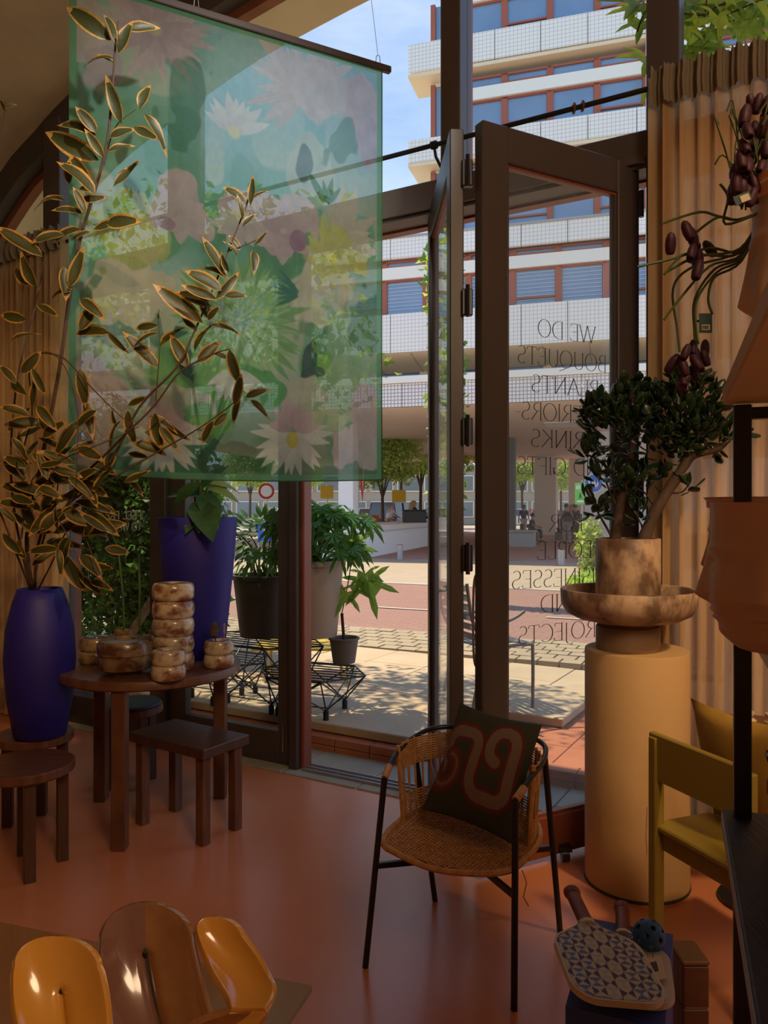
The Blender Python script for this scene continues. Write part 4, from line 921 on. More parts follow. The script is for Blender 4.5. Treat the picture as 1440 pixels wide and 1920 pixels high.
bells([(1300,640),(1290,648),(1305,655),(1322,640),(1318,660),(1298,668),(1270,668),(1278,675),(1312,678),(1295,690),(1284,700),(1305,672),(1275,705),(1290,705)], 1.30, .60)
root = px(1420, 395, 1.17)
for P, Y in (([(1386,470),(1330,465),(1260,485),(1195,500)],1.25),([(1386,475),(1310,480),(1250,510)],1.25),([(1390,478),(1330,500),(1275,560),(1245,600)],1.25),([(1392,480),(1340,505),(1303,560),(1302,620),(1304,640)],1.28),([(1392,484),(1345,510),(1306,565),(1306,625),(1310,645)],1.27),([(1386,472),(1300,500),(1262,540),(1270,620),(1274,660)],1.29),([(1382,412),(1345,405),(1310,398),(1240,420)],1.25),([(1382,412),(1345,408),(1300,440)],1.25),([(1388,466),(1320,478),(1280,478),(1245,515)],1.24),([(1390,490),(1340,520),(1328,560),(1336,590)],1.27),([(1360,420),(1365,370),(1350,345)],1.2)):
    MB().tube(smooth_pts([root+V((.01,.0,.0))]+[px(a,b,Y) for a,b in P], 5), [.0022]*(5*len(P)+1), 5).build('stem', 'stem', ff)
for k in range(26):
    a = rf.uniform(1385,1450); p = px(a, rf.uniform(372,395), 1.17); q_ = p+V((rf.uniform(-.05,.05), rf.uniform(-.04,.04), rf.uniform(.08,.17))); MB().tube(smooth_pts([p, (p+q_)/2+V((rf.uniform(-.01,.01),0,.01)), q_, q_+V((rf.uniform(-.02,.02),0,-.015))],3), .0014, 4).build('stem', 'stem', ff)
tg = thing('price_tag', px(1323,606,1.27), 'dark green price tag with a barcode hanging from the trailing stems', 'tag'); tp = px(1323,606,1.27)
MB().box(tp, (.021,.0012,.032)).build('card', 'tag_green', tg); MB().box(px(1323,614,1.27)-V((0,.001,0)), (.013,.0008,.009)).build('label', 'paper', tg)
for k in range(9): MB().box(px(1317.5+k*1.3,614,1.27)-V((0,.0016,0)), (.0005+.0004*(k % 3 == 0),.0004,.006)).build('barcode_line', 'ink', tg)
mb = MB(); mb.tube([px(1307,602,1.275), px(1312,602,1.27)], .002, 6); mb.build('clip', 'tag_green', tg)
for k, (x_, y_) in enumerate(((1398,372),)): pc = thing('plant_label', px(x_,y_,1.12), 'small dark card clipped to the rim of the pale face planter', 'label'); c_ = px(x_-6,y_,1.115); MB().box(c_, (.026,.002,.014), (V((.9,0,.35)), V((0,1,0)), V((-.35,0,.9)))).build('card', 'tag_green', pc); MB().box(c_+V((.003,-.0016,0)), (.014,.001,.010), (V((.9,0,.35)), V((0,1,0)), V((-.35,0,.9)))).build('window', 'paper', pc)
# ---------------------------------------------------------------- foreground glass table with the glazed ceramic
Q1 = V((-.952,.306,0)); Q2 = V((-.306,-.952,0)); C0 = V((-.113,1.220,0)); tq = lambda a, b, z: C0+Q1*a+Q2*b+V((0,0,z))
gt = thing('glass_table', tq(.5,.4,0), 'glass-topped table in the bottom left corner under the glazed ceramic bowl', 'table')
MB().bev(tq(.55,.40,.744), (1.10,.80,.012), .002, (Q1,Q2,Z3)).build('tabletop', 'table_glass', gt)
for a in (.2,.9):
    for b in (.30,.65): MB().tube([tq(a,b,0), tq(a,b,.737)], .016, 12).build('leg', 'steel', gt, True)
pp_ = thing('paper_sheet', tq(.70,.16,.751), 'pale sheet of paper lying on the glass table left of the ceramic', 'paper')
MB().box(tq(.72,.235,.7508), (.20,.20,.0012), (Q1,Q2,Z3)).build('sheet', 'paper', pp_)
cw = thing('ceramic_bowl', V((-.30,.98,.751)), 'glazed ceramic bowl of curling ochre and brown petals on the glass table', 'ceramic')
def petal(outl, Yb, Yt, m_l, m_r, slit=None, bulge=.03, lean=.0, th=.006):
    # outl: list of (left_px, right_px, y_px) rows from bottom to top; Y runs from Yb (front, low) to Yt (back, high)
    rows = smooth_pts([V(r) for r in outl], 5); n = len(rows); wm = max(abs(r.y-r.x) for r in rows); nu = 22; F = []; 
    for i, r in enumerate(rows):
        t = (rows[0].z-r.z)/(rows[0].z-rows[-1].z); row = []
        for k in range(nu+1):
            u = -1+2*k/nu; wf = (abs(r.y-r.x)/wm)**2; Y = Yb+(Yt-Yb)*t**1.0-bulge*(u*u)*wf+.015*math.sin(math.pi*t)
            x = (r.x+r.y)/2+(r.y-r.x)/2*u
            if slit and t < slit[1]: Y += .010*math.exp(-((u-slit[0])/.10)**2)
            yy = r.z+ (u*u)*(outl[-1][3] if len(outl[-1]) > 3 else 0)
            row.append(px(x, yy, Y))
        F.append(row)
    return F, n, nu
def cap(L_, R_, y0, ya, cx):
    c = (L_+R_)/2; out = []
    for k in range(1, 9):
        a = math.pi/2*k/8*.985; h = (R_-L_)/2*math.cos(a); q = c+(cx-c)*math.sin(a); out.append((q-h, q+h, y0-(y0-ya)*math.sin(a)))
    return out
def petal_obj(outl, Yb, Yt, ml, mr, slit=None, bulge=.03, split=None):
    outl = [o_[:3] for o_ in outl]; F, n, nu = petal(outl, Yb, Yt, ml, mr, slit, bulge); vs = [p for row in F for p in row]; W_ = nu+1
    fs = []; mi = []
    for i in range(n-1):
        for k in range(nu): fs.append((i*W_+k, i*W_+k+1, (i+1)*W_+k+1, (i+1)*W_+k)); mi.append(0 if split is None or k/nu < split else 1)
    mb = MB(); mb.v = [tuple(v) for v in vs]; mb.f = fs; mb.m = mi
    o = mb.build('petal', [ml, mr, 'ink'], cw, 'all'); so = o.modifiers.new('thickness', 'SOLIDIFY'); so.thickness = .009; so.offset = 0
    bv_ = o.modifiers.new('round', 'BEVEL'); bv_.width = .0035; bv_.segments = 3; bv_.limit_method = 'ANGLE'; bv_.angle_limit = 1.0
    if slit:
        pts = [F[i][int((slit[0]+1)/2*nu+.5)] for i in range(n) if F[i][0].z < F[0][0].z+(F[-1][0].z-F[0][0].z)*slit[1]]
        MB().tube([p+V((0,-.0075,0)) for p in pts], [.0022]*(len(pts)-1)+[.0008], 6).build('groove', 'ink', cw, True)
    return o
petal_obj([(60,215,2010),(34,208,1940),(23,203,1880),(22,194,1830),(25,188,1812)]+cap(25,188,1812,1754,103), .90, 1.0, 'glaze_ochre', 'glaze_ochre', (.08,.60), .02)
petal_obj([(225,430,2010),(208,410,1940),(195,390,1880),(186,372,1810),(187,362,1765)]+cap(187,362,1765,1691,274), .93, 1.04, 'glaze_mauve', 'glaze_brown', (-.02,.72), .025, split=.48)
petal_obj([(432,498,1896),(426,510,1874),(412,515,1850),(397,503,1825),(383,487,1795),(372,466,1765),(368,455,1750)]+cap(368,455,1750,1718,402), .93, 1.02, 'glaze_ochre', 'glaze_ochre', None, .012)
petal_obj([(300,440,2010),(330,470,1950),(360,488,1920),(395,498,1905),(428,498,1894)], .90, .932, 'glaze_brown', 'glaze_ochre', None, .012, split=.6)
mb = MB(); mb.lathe([(0,0),(.10,0),(.15,.01),(.17,.03),(.16,.034),(.12,.02),(0,.015)], V((-.30,.945,.7515)), 48, 0, 1.0, .55); mb.build('base', 'glaze_brown', cw, 'all')
# ---------------------------------------------------------------- blue plinth, paddles, ball
ZB = .47
P1 = gp(1108,1722,ZB); P2 = gp(1262,1752,ZB); P4 = gp(1060,1886,ZB); P3 = P2+(P4-P1)
bo = thing('blue_plinth', (P1+P3)/2*V((1,1,0)) if False else V(((P1.x+P3.x)/2, (P1.y+P3.y)/2, 0)), 'square blue block plinth at the bottom right carrying the bats and the ball', 'plinth')
MB().prism([V((p.x,p.y,0)) for p in (P1,P2,P3,P4)], Z3*ZB).build('body', 'plinth_blue', bo)
cr_ = thing('wooden_box', V((.80,2.02,0)), 'small tan wooden box on the floor behind the blue plinth', 'box')
for z_ in (.055,.165,.275): MB().bev(V((.80,1.985,z_)), (.065,.01,.105), .002).build('plank', 'wood', cr_); MB().bev(V((.772,2.03,z_)), (.01,.08,.105), .002).build('plank', 'wood', cr_)
MB().bev(V((.80,2.03,.336)), (.07,.10,.012), .003).build('lid', 'rattan_band', cr_)
def paddle_outline(L_=.235, W_=.197, r=.055, n=8):
    pts = []
    for cx, cy, a0 in ((W_/2-r, -L_/2+r, -90),(W_/2-r, L_/2-r*1.15, 0)): pts += arc(cx, cy, r, r, a0, a0+(90 if a0 < 0 else 60), n)
    pts += [(.032, L_/2+.012), (.019, L_/2+.03)]; pts += [(-x, y) for x, y in pts[::-1]]; return pts
def paddle(c, xd, yd, label, face, z_th=.014):
    t = thing('paddle', c, label, 'paddle', None); nd = xd.cross(yd).normalized(); W3 = lambda x, y, z=0: c+xd*x+yd*y+nd*z
    out = paddle_outline()
    MB().prism([W3(x,y,-z_th/2) for x, y in out], nd*z_th).build('edge_guard', 'paddle_edge', t)
    # printed face: many small cells tinted by the pattern
    mb_rows = 70; vs = []; 
    poly = [(x*.955, y*.965+.0 if y < .11 else y) for x, y in out]
    ys = np.linspace(-.235/2*.965, .235/2+.028, mb_rows+1)
    def half(y):
        xs = []
        for (a, b), (c2, d) in zip(poly, poly[1:]+poly[:1]):
            if (b > y) != (d > y): xs.append(a+(c2-a)*(y-b)/(d-b))
        return max(xs) if xs else .002
    P = lambda u, v: W3((2*u-1)*half(ys[int(round(v*mb_rows))]+1e-5), ys[int(round(v*mb_rows))], z_th/2+.0006)
    hh = np.array([half(y+1e-5) for y in ys])
    def pat(u, v):
        y = ys[np.round(v*mb_rows).astype(int)]; x = (2*u-1)*hh[np.round(v*mb_rows).astype(int)]
        cw_, chh = .0285, .0265; i = np.floor(x/cw_); j = np.floor(y/chh); fx = x/cw_-i-.5; fy = y/chh-j-.5
        cream = np.array([.50,.45,.36]); navy = np.array([.035,.025,.09]); bl = np.array([.06,.12,.30]); gr = np.array([.36,.36,.33]); o = np.ones(u.shape+(3,))*cream
        par = ((i+j) % 2 == 0); bow = np.abs(fy) < np.abs(fx); o[par & bow] = navy
        bow2 = np.abs(fx) < np.abs(fy); m3 = (~par) & bow2; k3 = ((i+2*j) % 4 < 2); o[m3 & k3] = bl; o[m3 & ~k3] = gr; return o
    if face: painted('printed_face', P, 110, mb_rows, pat, 'paddle_print', t)
    else: painted('face', P, 12, mb_rows, lambda u, v: np.ones(u.shape+(3,))*np.array([.55,.50,.42]), 'paddle_print', t)
    h0 = .235/2+.022
    MB().tube([W3(0,h0), W3(0,h0+.012)], .021, 14, flat=.75).build('collar', 'paddle_edge', t, True)
    mb = MB(); mb.tube([W3(0,h0+.01+.118*k/24) for k in range(25)], [.0165+.0012*(k % 2) for k in range(25)], 14, flat=.8); mb.build('grip', 'grip', t, True)
    MB().tube([W3(0,h0+.126), W3(0,h0+.134), W3(0,h0+.146), W3(0,h0+.150)], [.0175,.0205,.0205,.016], 14, flat=.85).build('end_cap', 'grip', t, True)
    return t, W3
pc2 = gp(1172,1815,.485); pc2.z = .479; yd2 = (gp(1167,1712,.479)-pc2); yd2.z = 0; yd2.normalize(); xd2 = V((yd2.y,-yd2.x,0))
t2, W2 = paddle(pc2, xd2, yd2, 'plain cream pickleball bat underneath the patterned one', False)
mb = MB(); mb.box(W2(0,.128,.0082), (.062,.036,.001), (xd2,yd2,Z3)); mb.build('neck_badge', 'navy', t2)
mb = MB(); mb.strip([W2(.022*math.cos(a),.128+.010*math.sin(a),.0092) for a in [k*math.pi/8 for k in range(16)]], [W2(.019*math.cos(a),.128+.008*math.sin(a),.0092) for a in [k*math.pi/8 for k in range(16)]], closed=True)
for k in (-.010,-.003,.004,.011): mb.box(W2(k,.128,.0092), (.002,.008,.0006), (xd2,yd2,Z3))
mb.build('badge_mark', 'white_lettering', t2)
pc1 = gp(1137,1815,.515); yd1 = V((.03,1,0.01)).normalized(); xd1 = V((.97,-.10,-.10)); xd1 = (xd1-yd1*xd1.dot(yd1)).normalized()
sh_y = V((-.09,.996,.0)); yd1 = (gp(1086,1706,.53)-pc1).normalized(); xd1 = V((1,-.22,-.12)); xd1 = (xd1-yd1*xd1.dot(yd1)).normalized()
paddle(pc1+V((0,0,.004)), xd1, yd1, 'pickleball bat with blue and grey triangle pattern on the blue plinth', True)
BC = V(((1217-720)/1450*1.80, 1.80, .507)); ball = thing('wiffle_ball', BC, 'dark blue perforated plastic ball beside the bats', 'ball')
bmm = bmesh.new(); bmesh.ops.create_icosphere(bmm, subdivisions=5, radius=.037)
dirs = []
for k in range(26): z_ = 1-2*(k+.5)/26; a = k*2.39996; dirs.append(V((math.sqrt(1-z_*z_)*math.cos(a), math.sqrt(1-z_*z_)*math.sin(a), z_)))
kill = [f for f in bmm.faces if any(f.calc_center_median().normalized().dot(d) > .9875 for d in dirs)]
bmesh.ops.delete(bmm, geom=kill, context='FACES'); me = bpy.data.meshes.new('shell'); bmm.to_mesh(me); bmm.free(); me.materials.append(M['ball']); me.polygons.foreach_set('use_smooth', [True]*len(me.polygons))
o = bpy.data.objects.new('shell', me); col.objects.link(o); o.parent = ball; so = o.modifiers.new('s','SOLIDIFY'); so.thickness = .0015
tz = gp(1230,1815,.50); tgx = (V((.75,-.66,0)), V((.35,.93,.05)).normalized(), Z3); tgx = ((gp(1250,1838,.49)-gp(1222,1845,.49)).normalized(), (gp(1222,1785,.50)-gp(1238,1845,.49)).normalized(), Z3)
tk = thing('swing_tag', tz, 'cream swing tag with a barcode lying on the plain bat', 'tag'); 
MB().box(tz, (.040,.075,.001), tgx).build('card', 'paper', tk)
for k in range(12): MB().box(tz+tgx[0]*-.004+tgx[1]*(.018-k*.0027)+Z3*.0012, (.018,.0008+.0008*(k % 3 == 0),.0005), tgx).build('barcode_line', 'ink', tk)
MB().tube(smooth_pts([tz+tgx[1]*.032+Z3*.001, tz+tgx[1]*.045+Z3*.006, tz+tgx[1]*.055+Z3*.0], 4), .0009, 5).build('string', 'twig', tk)
# ---------------------------------------------------------------- printed scarf on its rod
HS = 2.15; YL, YR = 1.53*HS, 1.859*HS
SL = V(((130-720)/1450*YL, YL, 0)); SR = V(((716-720)/1450*YR, YR, 0)); zt = 1.5+(955-131)/1450*YR; zb = zt-HS*.985
sd = (SR-SL); SW = sd.length; sd.normalize(); sn = V((sd.y,-sd.x,0))
sf = thing('printed_scarf', (SL+SR)/2+Z3*zb, 'large translucent green floral print scarf hanging from a dark rod', 'scarf')
def s_uv(x_, y_):
    k = (x_-720)/1450; t = (k*SL.y-SL.x)/(sd.x-k*sd.y); p = SL+sd*t; z = 1.5-(y_-955)/1450*p.y; return t, (zt-z), p.y
NU, NV = 330, 470
def noise2(shape, cells, seed):
    r_ = np.random.default_rng(seed); g_ = r_.random((cells+3, cells+3)); y = np.linspace(0, cells, shape[0]); x = np.linspace(0, cells, shape[1]); Y_, X_ = np.meshgrid(y, x, indexing='ij')
    i = Y_.astype(int); j = X_.astype(int); fy = Y_-i; fx = X_-j; fy = fy*fy*(3-2*fy); fx = fx*fx*(3-2*fx)
    return (g_[i,j]*(1-fx)+g_[i,j+1]*fx)*(1-fy)+(g_[i+1,j]*(1-fx)+g_[i+1,j+1]*fx)*fy
def scarf_print(u, v):
    X = u*SW; Y = v*HS; sh_ = u.shape
    N1 = noise2(sh_, 5, 1); N2_ = noise2(sh_, 12, 2); N3 = noise2(sh_, 34, 3); N4 = noise2(sh_, 90, 4)
    A = lambda *c: np.array(c)
    out = A(.16,.36,.25)*np.ones(sh_+(3,))
    def mix(c, a): 
        nonlocal out
        out = out*(1-a[...,None])+A(*c)*a[...,None]
    st = lambda x, a, b: ((x-a)/(b-a)).clip(0,1)
    mix((.28,.46,.40), st(N1, .4,.6)); mix((.48,.50,.36), st(N2_, .58,.66)*.8); mix((.10,.28,.14), st(N2_, .40,.32)*.8); mix((.05,.15,.08), st(v, .82,.95)*.75)
    mix((.09,.22,.13), st(N1+N3*.3, .52,.42)*.7*(v > .45))
    def loc(p): a, b, yy = s_uv(*p); return a, b, yy/1450
    def blob(p, rx, ry, c, edge=.25, al=.9, rot=0, sd_=0):
        a, b, k = loc(p); dx = (X-a); dy = (Y-b); ca_, sa_ = math.cos(rot), math.sin(rot); ex = (dx*ca_+dy*sa_)/(rx*k); ey = (-dx*sa_+dy*ca_)/(ry*k)
        r_ = np.hypot(ex, ey)*(1+edge*(np.roll(N2_, sd_*7, 0)-.5)*2+edge*.8*(np.roll(N3, sd_*13, 1)-.5)*2)
        a_ = st(r_, 1.03, .95)*al; shade = (.90+.25*(np.roll(N3, sd_*5, 0)-.5)); nonloc = A(*c)*shade[...,None]; nonlocal out; out = out*(1-a_[...,None])+nonloc*a_[...,None]
    def petals(p, R, n, wd, c, c2=None, a0=0, a1=360, jit=.15, inner=.0, seed=0, al=.95):
        nonlocal out
        a, b, k = loc(p); r_ = random.Random(seed)
        for i in range(n):
            an = math.radians(a0+(a1-a0)*(i+.5)/n+r_.uniform(-6,6)); L_ = R*k*(1+r_.uniform(-jit,jit)); dx = X-a; dy = Y-b
            t = (dx*math.cos(an)+dy*math.sin(an))/L_; s_ = (-dx*math.sin(an)+dy*math.cos(an))/L_
            prof = wd*np.sin(np.pi*(t.clip(0,1))**.75)**.8; m_ = st(prof-np.abs(s_), 0, .02)*((t > inner) & (t < 1))*al
            cc = A(*c)*(.82+.18*t.clip(0,1))[...,None]*(1-.10*np.abs(np.sin(s_*60)))[...,None]; cc = cc*(1+.05*(i % 3-1)); out = out*(1-m_[...,None])+cc*m_[...,None]
        if c2 is not None:
            m_ = st(np.hypot(X-a, Y-b)/(R*k), .20, .15); out = out*(1-m_[...,None])+A(*c2)*m_[...,None]
    def fan(p, R, a0, a1, n, c):
        nonlocal out
        a, b, k = loc(p); dx = X-a; dy = Y-b; rr = np.hypot(dx,dy)/(R*k); an = np.degrees(np.arctan2(dy,dx)) % 360; lo = a0 % 360; inr = ((an-lo) % 360) < (a1-a0)
        ln_ = np.abs(np.sin(np.radians(an)*n)) < .10; m_ = (ln_ & inr & (rr < 1) & (rr > .15))*.35; out = out*(1-m_[...,None])+A(*c)*m_[...,None]
    mix((.26,.48,.60), st(v, .46, .12)*st(u, .12, .45)*.75)
    PK = (.60,.42,.46); PL = (.62,.50,.52); CR = (.66,.56,.40); LG = (.36,.56,.32); WH = (.78,.72,.66); MV = (.36,.20,.30)
    blob((250,560), 75, 60, CR, .35); blob((215,700), 85, 85, (.42,.52,.36), .35, .9, 0, 1); blob((290,650), 80, 70, (.50,.52,.34), .3, .9, 0, 2); blob((340,700), 60, 70, (.16,.40,.10), .3, .9, .5, 3)
    blob((225,600), 80, 60, (.10,.22,.14), .3, .85, .6, 4); blob((250,560), 60, 55, CR, .35, .95, 0, 5); blob((600,560), 55, 70, (.64,.58,.46), .3, .9, 0, 6); blob((650,680), 60, 85, (.30,.50,.34), .3, .8, 0, 7)
    blob((170,730), 38, 60, PK, .25); blob((195,770), 45, 70, (.62,.42,.44), .25, .95, .3, 8); blob((170,850), 40, 50, PK, .3)
    blob((600,730), 50, 60, (.18,.42,.12), .3); blob((690,620), 50, 60, (.10,.24,.15), .3, .9, 0, 2); fan((690,560), 110, 60, 150, 26, (.4,.5,.3)); blob((640,740), 60, 70, (.40,.55,.34), .3, .85, 0, 9)
    blob((345,660), 18, 50, (.05,.13,.10), .4, 1, -.2, 3); blob((575,680), 14, 38, (.04,.10,.09), .4, 1, .2, 4); blob((590,705), 18, 8, (.04,.10,.09), .3)
    blob((240,430), 75, 60, (.46,.48,.14), .3); blob((230,410), 45, 38, (.30,.46,.10), .3, .9, 0, 3); blob((270,450), 40, 45, (.58,.52,.22), .3, .9, 0, 4); fan((260,400), 110, 50, 110, 40, (.08,.12,.04)); blob((640,470), 45, 50, (.60,.56,.14), .35); petals((640,450), 85, 9, .14, (.62,.52,.44), None, 240, 400, .3, .2, 5)
    petals((620,490), 60, 14, .12, (.58,.54,.20), (.66,.58,.08), 0, 360, .3, 0, 6); fan((600,480), 60, 40, 100, 40, (.08,.16,.06))
    # chrysanthemums
    petals((290,55), 110, 26, .10, PK, None, 0, 360, .15, 0, 1); petals((290,55), 75, 20, .12, (.52,.36,.42), (.5,.42,.30), 0, 360, .2, 0, 2); blob((165,60), 48, 65, PL, .25); blob((195,130), 38, 50, (.52,.38,.44), .3, .9, .2, 2)
    petals((570,170), 110, 18, .11, PL, None, 120, 330, .25, 0, 3); blob((600,175), 75, 60, PL, .3); blob((680,200), 40, 60, PK, .3, .9, 0, 4); blob((690,270), 30, 50, (.56,.42,.52), .3); blob((585,320), 60, 60, (.55,.58,.52), .35, .7)
    petals((440,250), 72, 9, .15, (.72,.66,.66), (.66,.58,.34), 200, 340, .12, 0, 4); blob((640,270), 28, 60, (.08,.22,.18), .4, .7, .3, 5); blob((570,310), 18, 30, (.06,.14,.16), .4, .8); blob((350,170), 40, 60, (.05,.19,.12), .4, .6)
    # green chrysanthemum
    for R_, n_, c_, sd_ in ((135,46,(.20,.40,.16),11),(115,40,(.34,.54,.26),12),(95,36,(.24,.46,.20),13),(76,30,(.42,.60,.34),14),(58,24,(.28,.50,.28),15),(40,18,(.44,.62,.46),16),(22,12,(.25,.48,.42),17)): petals((445,610), R_, n_, .085, c_, None, 0, 360, .18, .25, sd_)
    petals((560,560), 60, 7, .07, (.06,.20,.16), None, 150, 230, .2, .1, 18)
    for p_, r_ in (((335,365),34),((320,410),38),((365,420),34),((530,430),44),((560,405),40),((500,400),40),((450,395),36),((520,455),40),((345,350),26)): blob(p_, r_, r_*.9, (.58,.42,.42), .22, .95, 0, int(p_[0]) % 9); 
    petals((530,440), 60, 6, .30, (.54,.38,.42), None, 0, 360, .1, .1, 20); petals((340,410), 55, 6, .30, (.60,.44,.44), None, 0, 360, .1, .1, 21); petals((450,420), 55, 7, .26, (.56,.44,.44), None, 0, 180, .1, .1, 22)
    blob((313,424), 17, 13, MV, .15); blob((556,455), 16, 20, MV, .15, 1, .4); petals((610,390), 60, 4, .12, (.08,.24,.14), None, 220, 320, .2, .1, 23)
    blob((385,775), 48, 35, (.14,.42,.10), .4); blob((300,760), 55, 35, (.60,.52,.42), .4, .8, 0, 3); blob((560,760), 50, 40, (.60,.54,.42), .4, .9, 0, 4); blob((500,740), 40, 45, (.10,.36,.12), .4); blob((610,790), 55, 30, (.48,.54,.34), .4)
    blob((690,790), 38, 60, PK, .25); blob((665,840), 55, 38, (.62,.46,.46), .3, .95, .2, 2); blob((695,860), 30, 34, PL, .12, 1)
    fan((430,880), 120, 190, 350, 34, (.22,.40,.22)); fan((210,910), 120, 200, 340, 30, (.16,.32,.18)); fan((640,920), 110, 200, 340, 30, (.30,.42,.26)); blob((430,870), 60, 30, (.03,.09,.05), .3, .8)
    petals((435,700), 62, 9, .15, (.76,.74,.68), (.60,.56,.18), 20, 160, .12, 0, 8)
    for cx_ in (545,308): petals((cx_,825), 82, 15, .12, WH, None, -25, 205, .12, 0, 9); petals((cx_,805), 50, 6, .28, (.66,.42,.46), None, 160, 380, .12, 0, 10); blob((cx_,832), 13, 17, (.72,.50,.12), .1, 1)
    out *= (.93+.12*N4)[...,None]
    bd = np.minimum(np.minimum(X, SW-X), np.minimum(Y+9*(v < -.1), HS-Y)); m_ = bd < .03; out[m_] = A(.13,.34,.19)
    return (out.clip(0,1)**.82*np.array([1.02,1.20,1.08])).clip(0,.95)
def PS(u, v):
    sag = .012*math.sin(u*9+v*3)*(.2+v)+.02*v*math.sin(u*3.1); hem = .02*math.sin(math.pi*u)*v
    return SL+sd*(u*SW+(.012*v*(u-.5)))+sn*sag+Z3*(zt-(zt-zb+hem)*v)
m = bpy.data.materials.new('scarf'); m.use_nodes = True; t = m.node_tree; b = t.nodes['Principled BSDF']; b.inputs['Roughness'].default_value = .9; b.inputs['Specular IOR Level'].default_value = .1
at = t.nodes.new('ShaderNodeAttribute'); at.attribute_name = 'Col'; tr = t.nodes.new('ShaderNodeBsdfTranslucent'); tp_ = t.nodes.new('ShaderNodeBsdfTransparent'); m1 = t.nodes.new('ShaderNodeMixShader'); m2 = t.nodes.new('ShaderNodeMixShader')
m1.inputs[0].default_value = .85; m2.inputs[0].default_value = .22; tint = t.nodes.new('ShaderNodeMix'); tint.data_type = 'RGBA'; tint.inputs[0].default_value = .55; tint.inputs[6].default_value = (1,1,1,1)
L = t.links.new; L(at.outputs[0], b.inputs['Base Color']); L(at.outputs[0], tr.inputs[0]); L(at.outputs[0], tint.inputs[7]); L(tint.outputs[2], tp_.inputs[0]); L(b.outputs[0], m1.inputs[1]); L(tr.outputs[0], m1.inputs[2]); L(m1.outputs[0], m2.inputs[1]); L(tp_.outputs[0], m2.inputs[2]); L(m2.outputs[0], t.nodes['Material Output'].inputs[0]); M['scarf'] = m
painted('cloth', PS, NU, NV, scarf_print, 'scarf', sf)
for s_ in (-1,1): MB().tube([PS(1,v/30.) for v in range(31)] if s_ > 0 else [PS(u/30.,1) for u in range(31)], .003, 6).build('hem', 'leaf_dark', sf, True)
rr = thing('hanging_rod', (SL+SR)/2+Z3*zt, 'dark wooden rod holding up the floral scarf on thin wires', 'rod')
MB().bev((SL+SR)/2+Z3*(zt+.01), (SW+.10,.03,.034), .004, (sd,sn,Z3)).build('bar', 'dark_frame', rr)
for u in (.015,.36,.985):
    q = SL+sd*(u*SW)+Z3*(zt+.027); mb = MB(); mb.tube([q+V((-.012,0,0)), q+V((-.008,0,.04)), q+V((.008,0,.04)), q+V((.012,0,0))], .002, 6); mb.build('clip', 'brushed', rr)
    MB().tube([q+V((0,0,.04)), q+V((-.12,.0,1.05)) if u > .5 else q+V((0,-.02,.50))], .0012, 4).build('wire', 'brushed', rr)
# ================================================================ OUTSIDE
def ground(name, poly, z, m_, uvs=1.0, th=.02):
    mb = MB(); mb.prism([V((p[0],p[1],z-th)) for p in poly], Z3*th); c = V((poly[0][0], poly[0][1])); d = V((.905,-.425)); e_ = V((.425,.905))
    return struct(mb.build(name, m_, None, False, lambda p: (V((p.x,p.y)).dot(d)*uvs, V((p.x,p.y)).dot(e_)*uvs)))
far = [(-120,5),(120,5),(120,300),(-120,300)]
RD = V((.905,-.425,0)); RN = V((.425,.905,0)); R1 = V((2.21,8.55,0)); R2 = V((3.63,14.1,0)); Q0 = V((-.65,23.4,0)); QD = V((.955,-.295,0)); QN = V((.295,.955,0))
def band(a, b, t0, t1): return [a+RD*t0, a+RD*t1, b+RD*t1, b+RD*t0]
ground('ground', [(-60,40),(-60,-8),(60,-8),(60,40),(120,300),(-120,300)] if False else [fp(-60,.02), fp(60,.02), V((160,300,0)), V((-160,300,0))], -.035, 'asphalt')
ground('road', band(R1, R2, -60, 60), -.012, 'road', 1.0)
ground('pavement_far', band(R2, R2+RN*9.2, -60, 60), -.004, 'sidewalk', 1.0)
ground('arcade_floor', [Q0+QD*-3+QN*.4, Q0+QD*40+QN*.4, Q0+QD*40+QN*34, Q0+QD*-3+QN*34], .01, 'arcade_floor', .8)
for a, w0, t0, t1 in ((R1, .10, -30, 30), (R2, .12, -30, 30)): struct(MB().prism([a+RD*t0-V((0,0,.011)), a+RD*t1-V((0,0,.011)), a+RD*t1+RN*w0-V((0,0,.011)), a+RD*t0+RN*w0-V((0,0,.011))], Z3*.012).build('kerb_line', 'kerb_white'))
for k in range(7): a = R1+RN*(2.0)+RD*(-9+2.7*k); struct(MB().prism([a, a+RD*1.3, a+RD*1.3+RN*.07, a+RN*.07], Z3*.003).build('road_marking', 'kerb_white'))
gr = thing('drain_grate', gp(1090,1213), 'dark iron drain grate at the near kerb behind the pedestal', 'grate')
for k in range(9): MB().box(gp(1060+k*8,1214+k*.2)+Z3*.004, (.03,.16,.012)).build('bar', 'col_dark', gr)
# paving: near strip, terracotta tier, concrete slab terrace, pavers, cobbles
near = sempty('pavement', fp(.9,.25,0)); ax = (U, NN, Z3); rp_ = random.Random(5)
for i in range(-6, 12):
    for j in range(-1, 1 if i < 3 else 3):
        MB().bev(fp(.2+i*.5, .30+j*.3+(.02 if j else 0), -.012+rp_.uniform(-.002,.002)), (.49,.29,.04), .004, ax).build('paving_slab', 'paver', near)
tier = sempty('terrace_step', fp(0,.6,0))
def brick(s, o_, z, L_=.245, d_=.115, h=.052): MB().bev(fp(s, o_, z), (L_-.006, d_-.006, h-.003), .004, ax).build('brick', 'terracotta', tier)
for k in range(26): 
    for z in (.027,.079): brick(-5.86+k*.25, .375, z-.013, .25, .12)
for k in range(8):
    for j in range(5): MB().bev(fp(1.0+k*.34-.2, .72+j*.34, .066+rp_.uniform(-.001,.001)), (.335,.335,.04), .003, ax).build('tile', 'terracotta', tier) if not (k > 3 and j < 1) else None
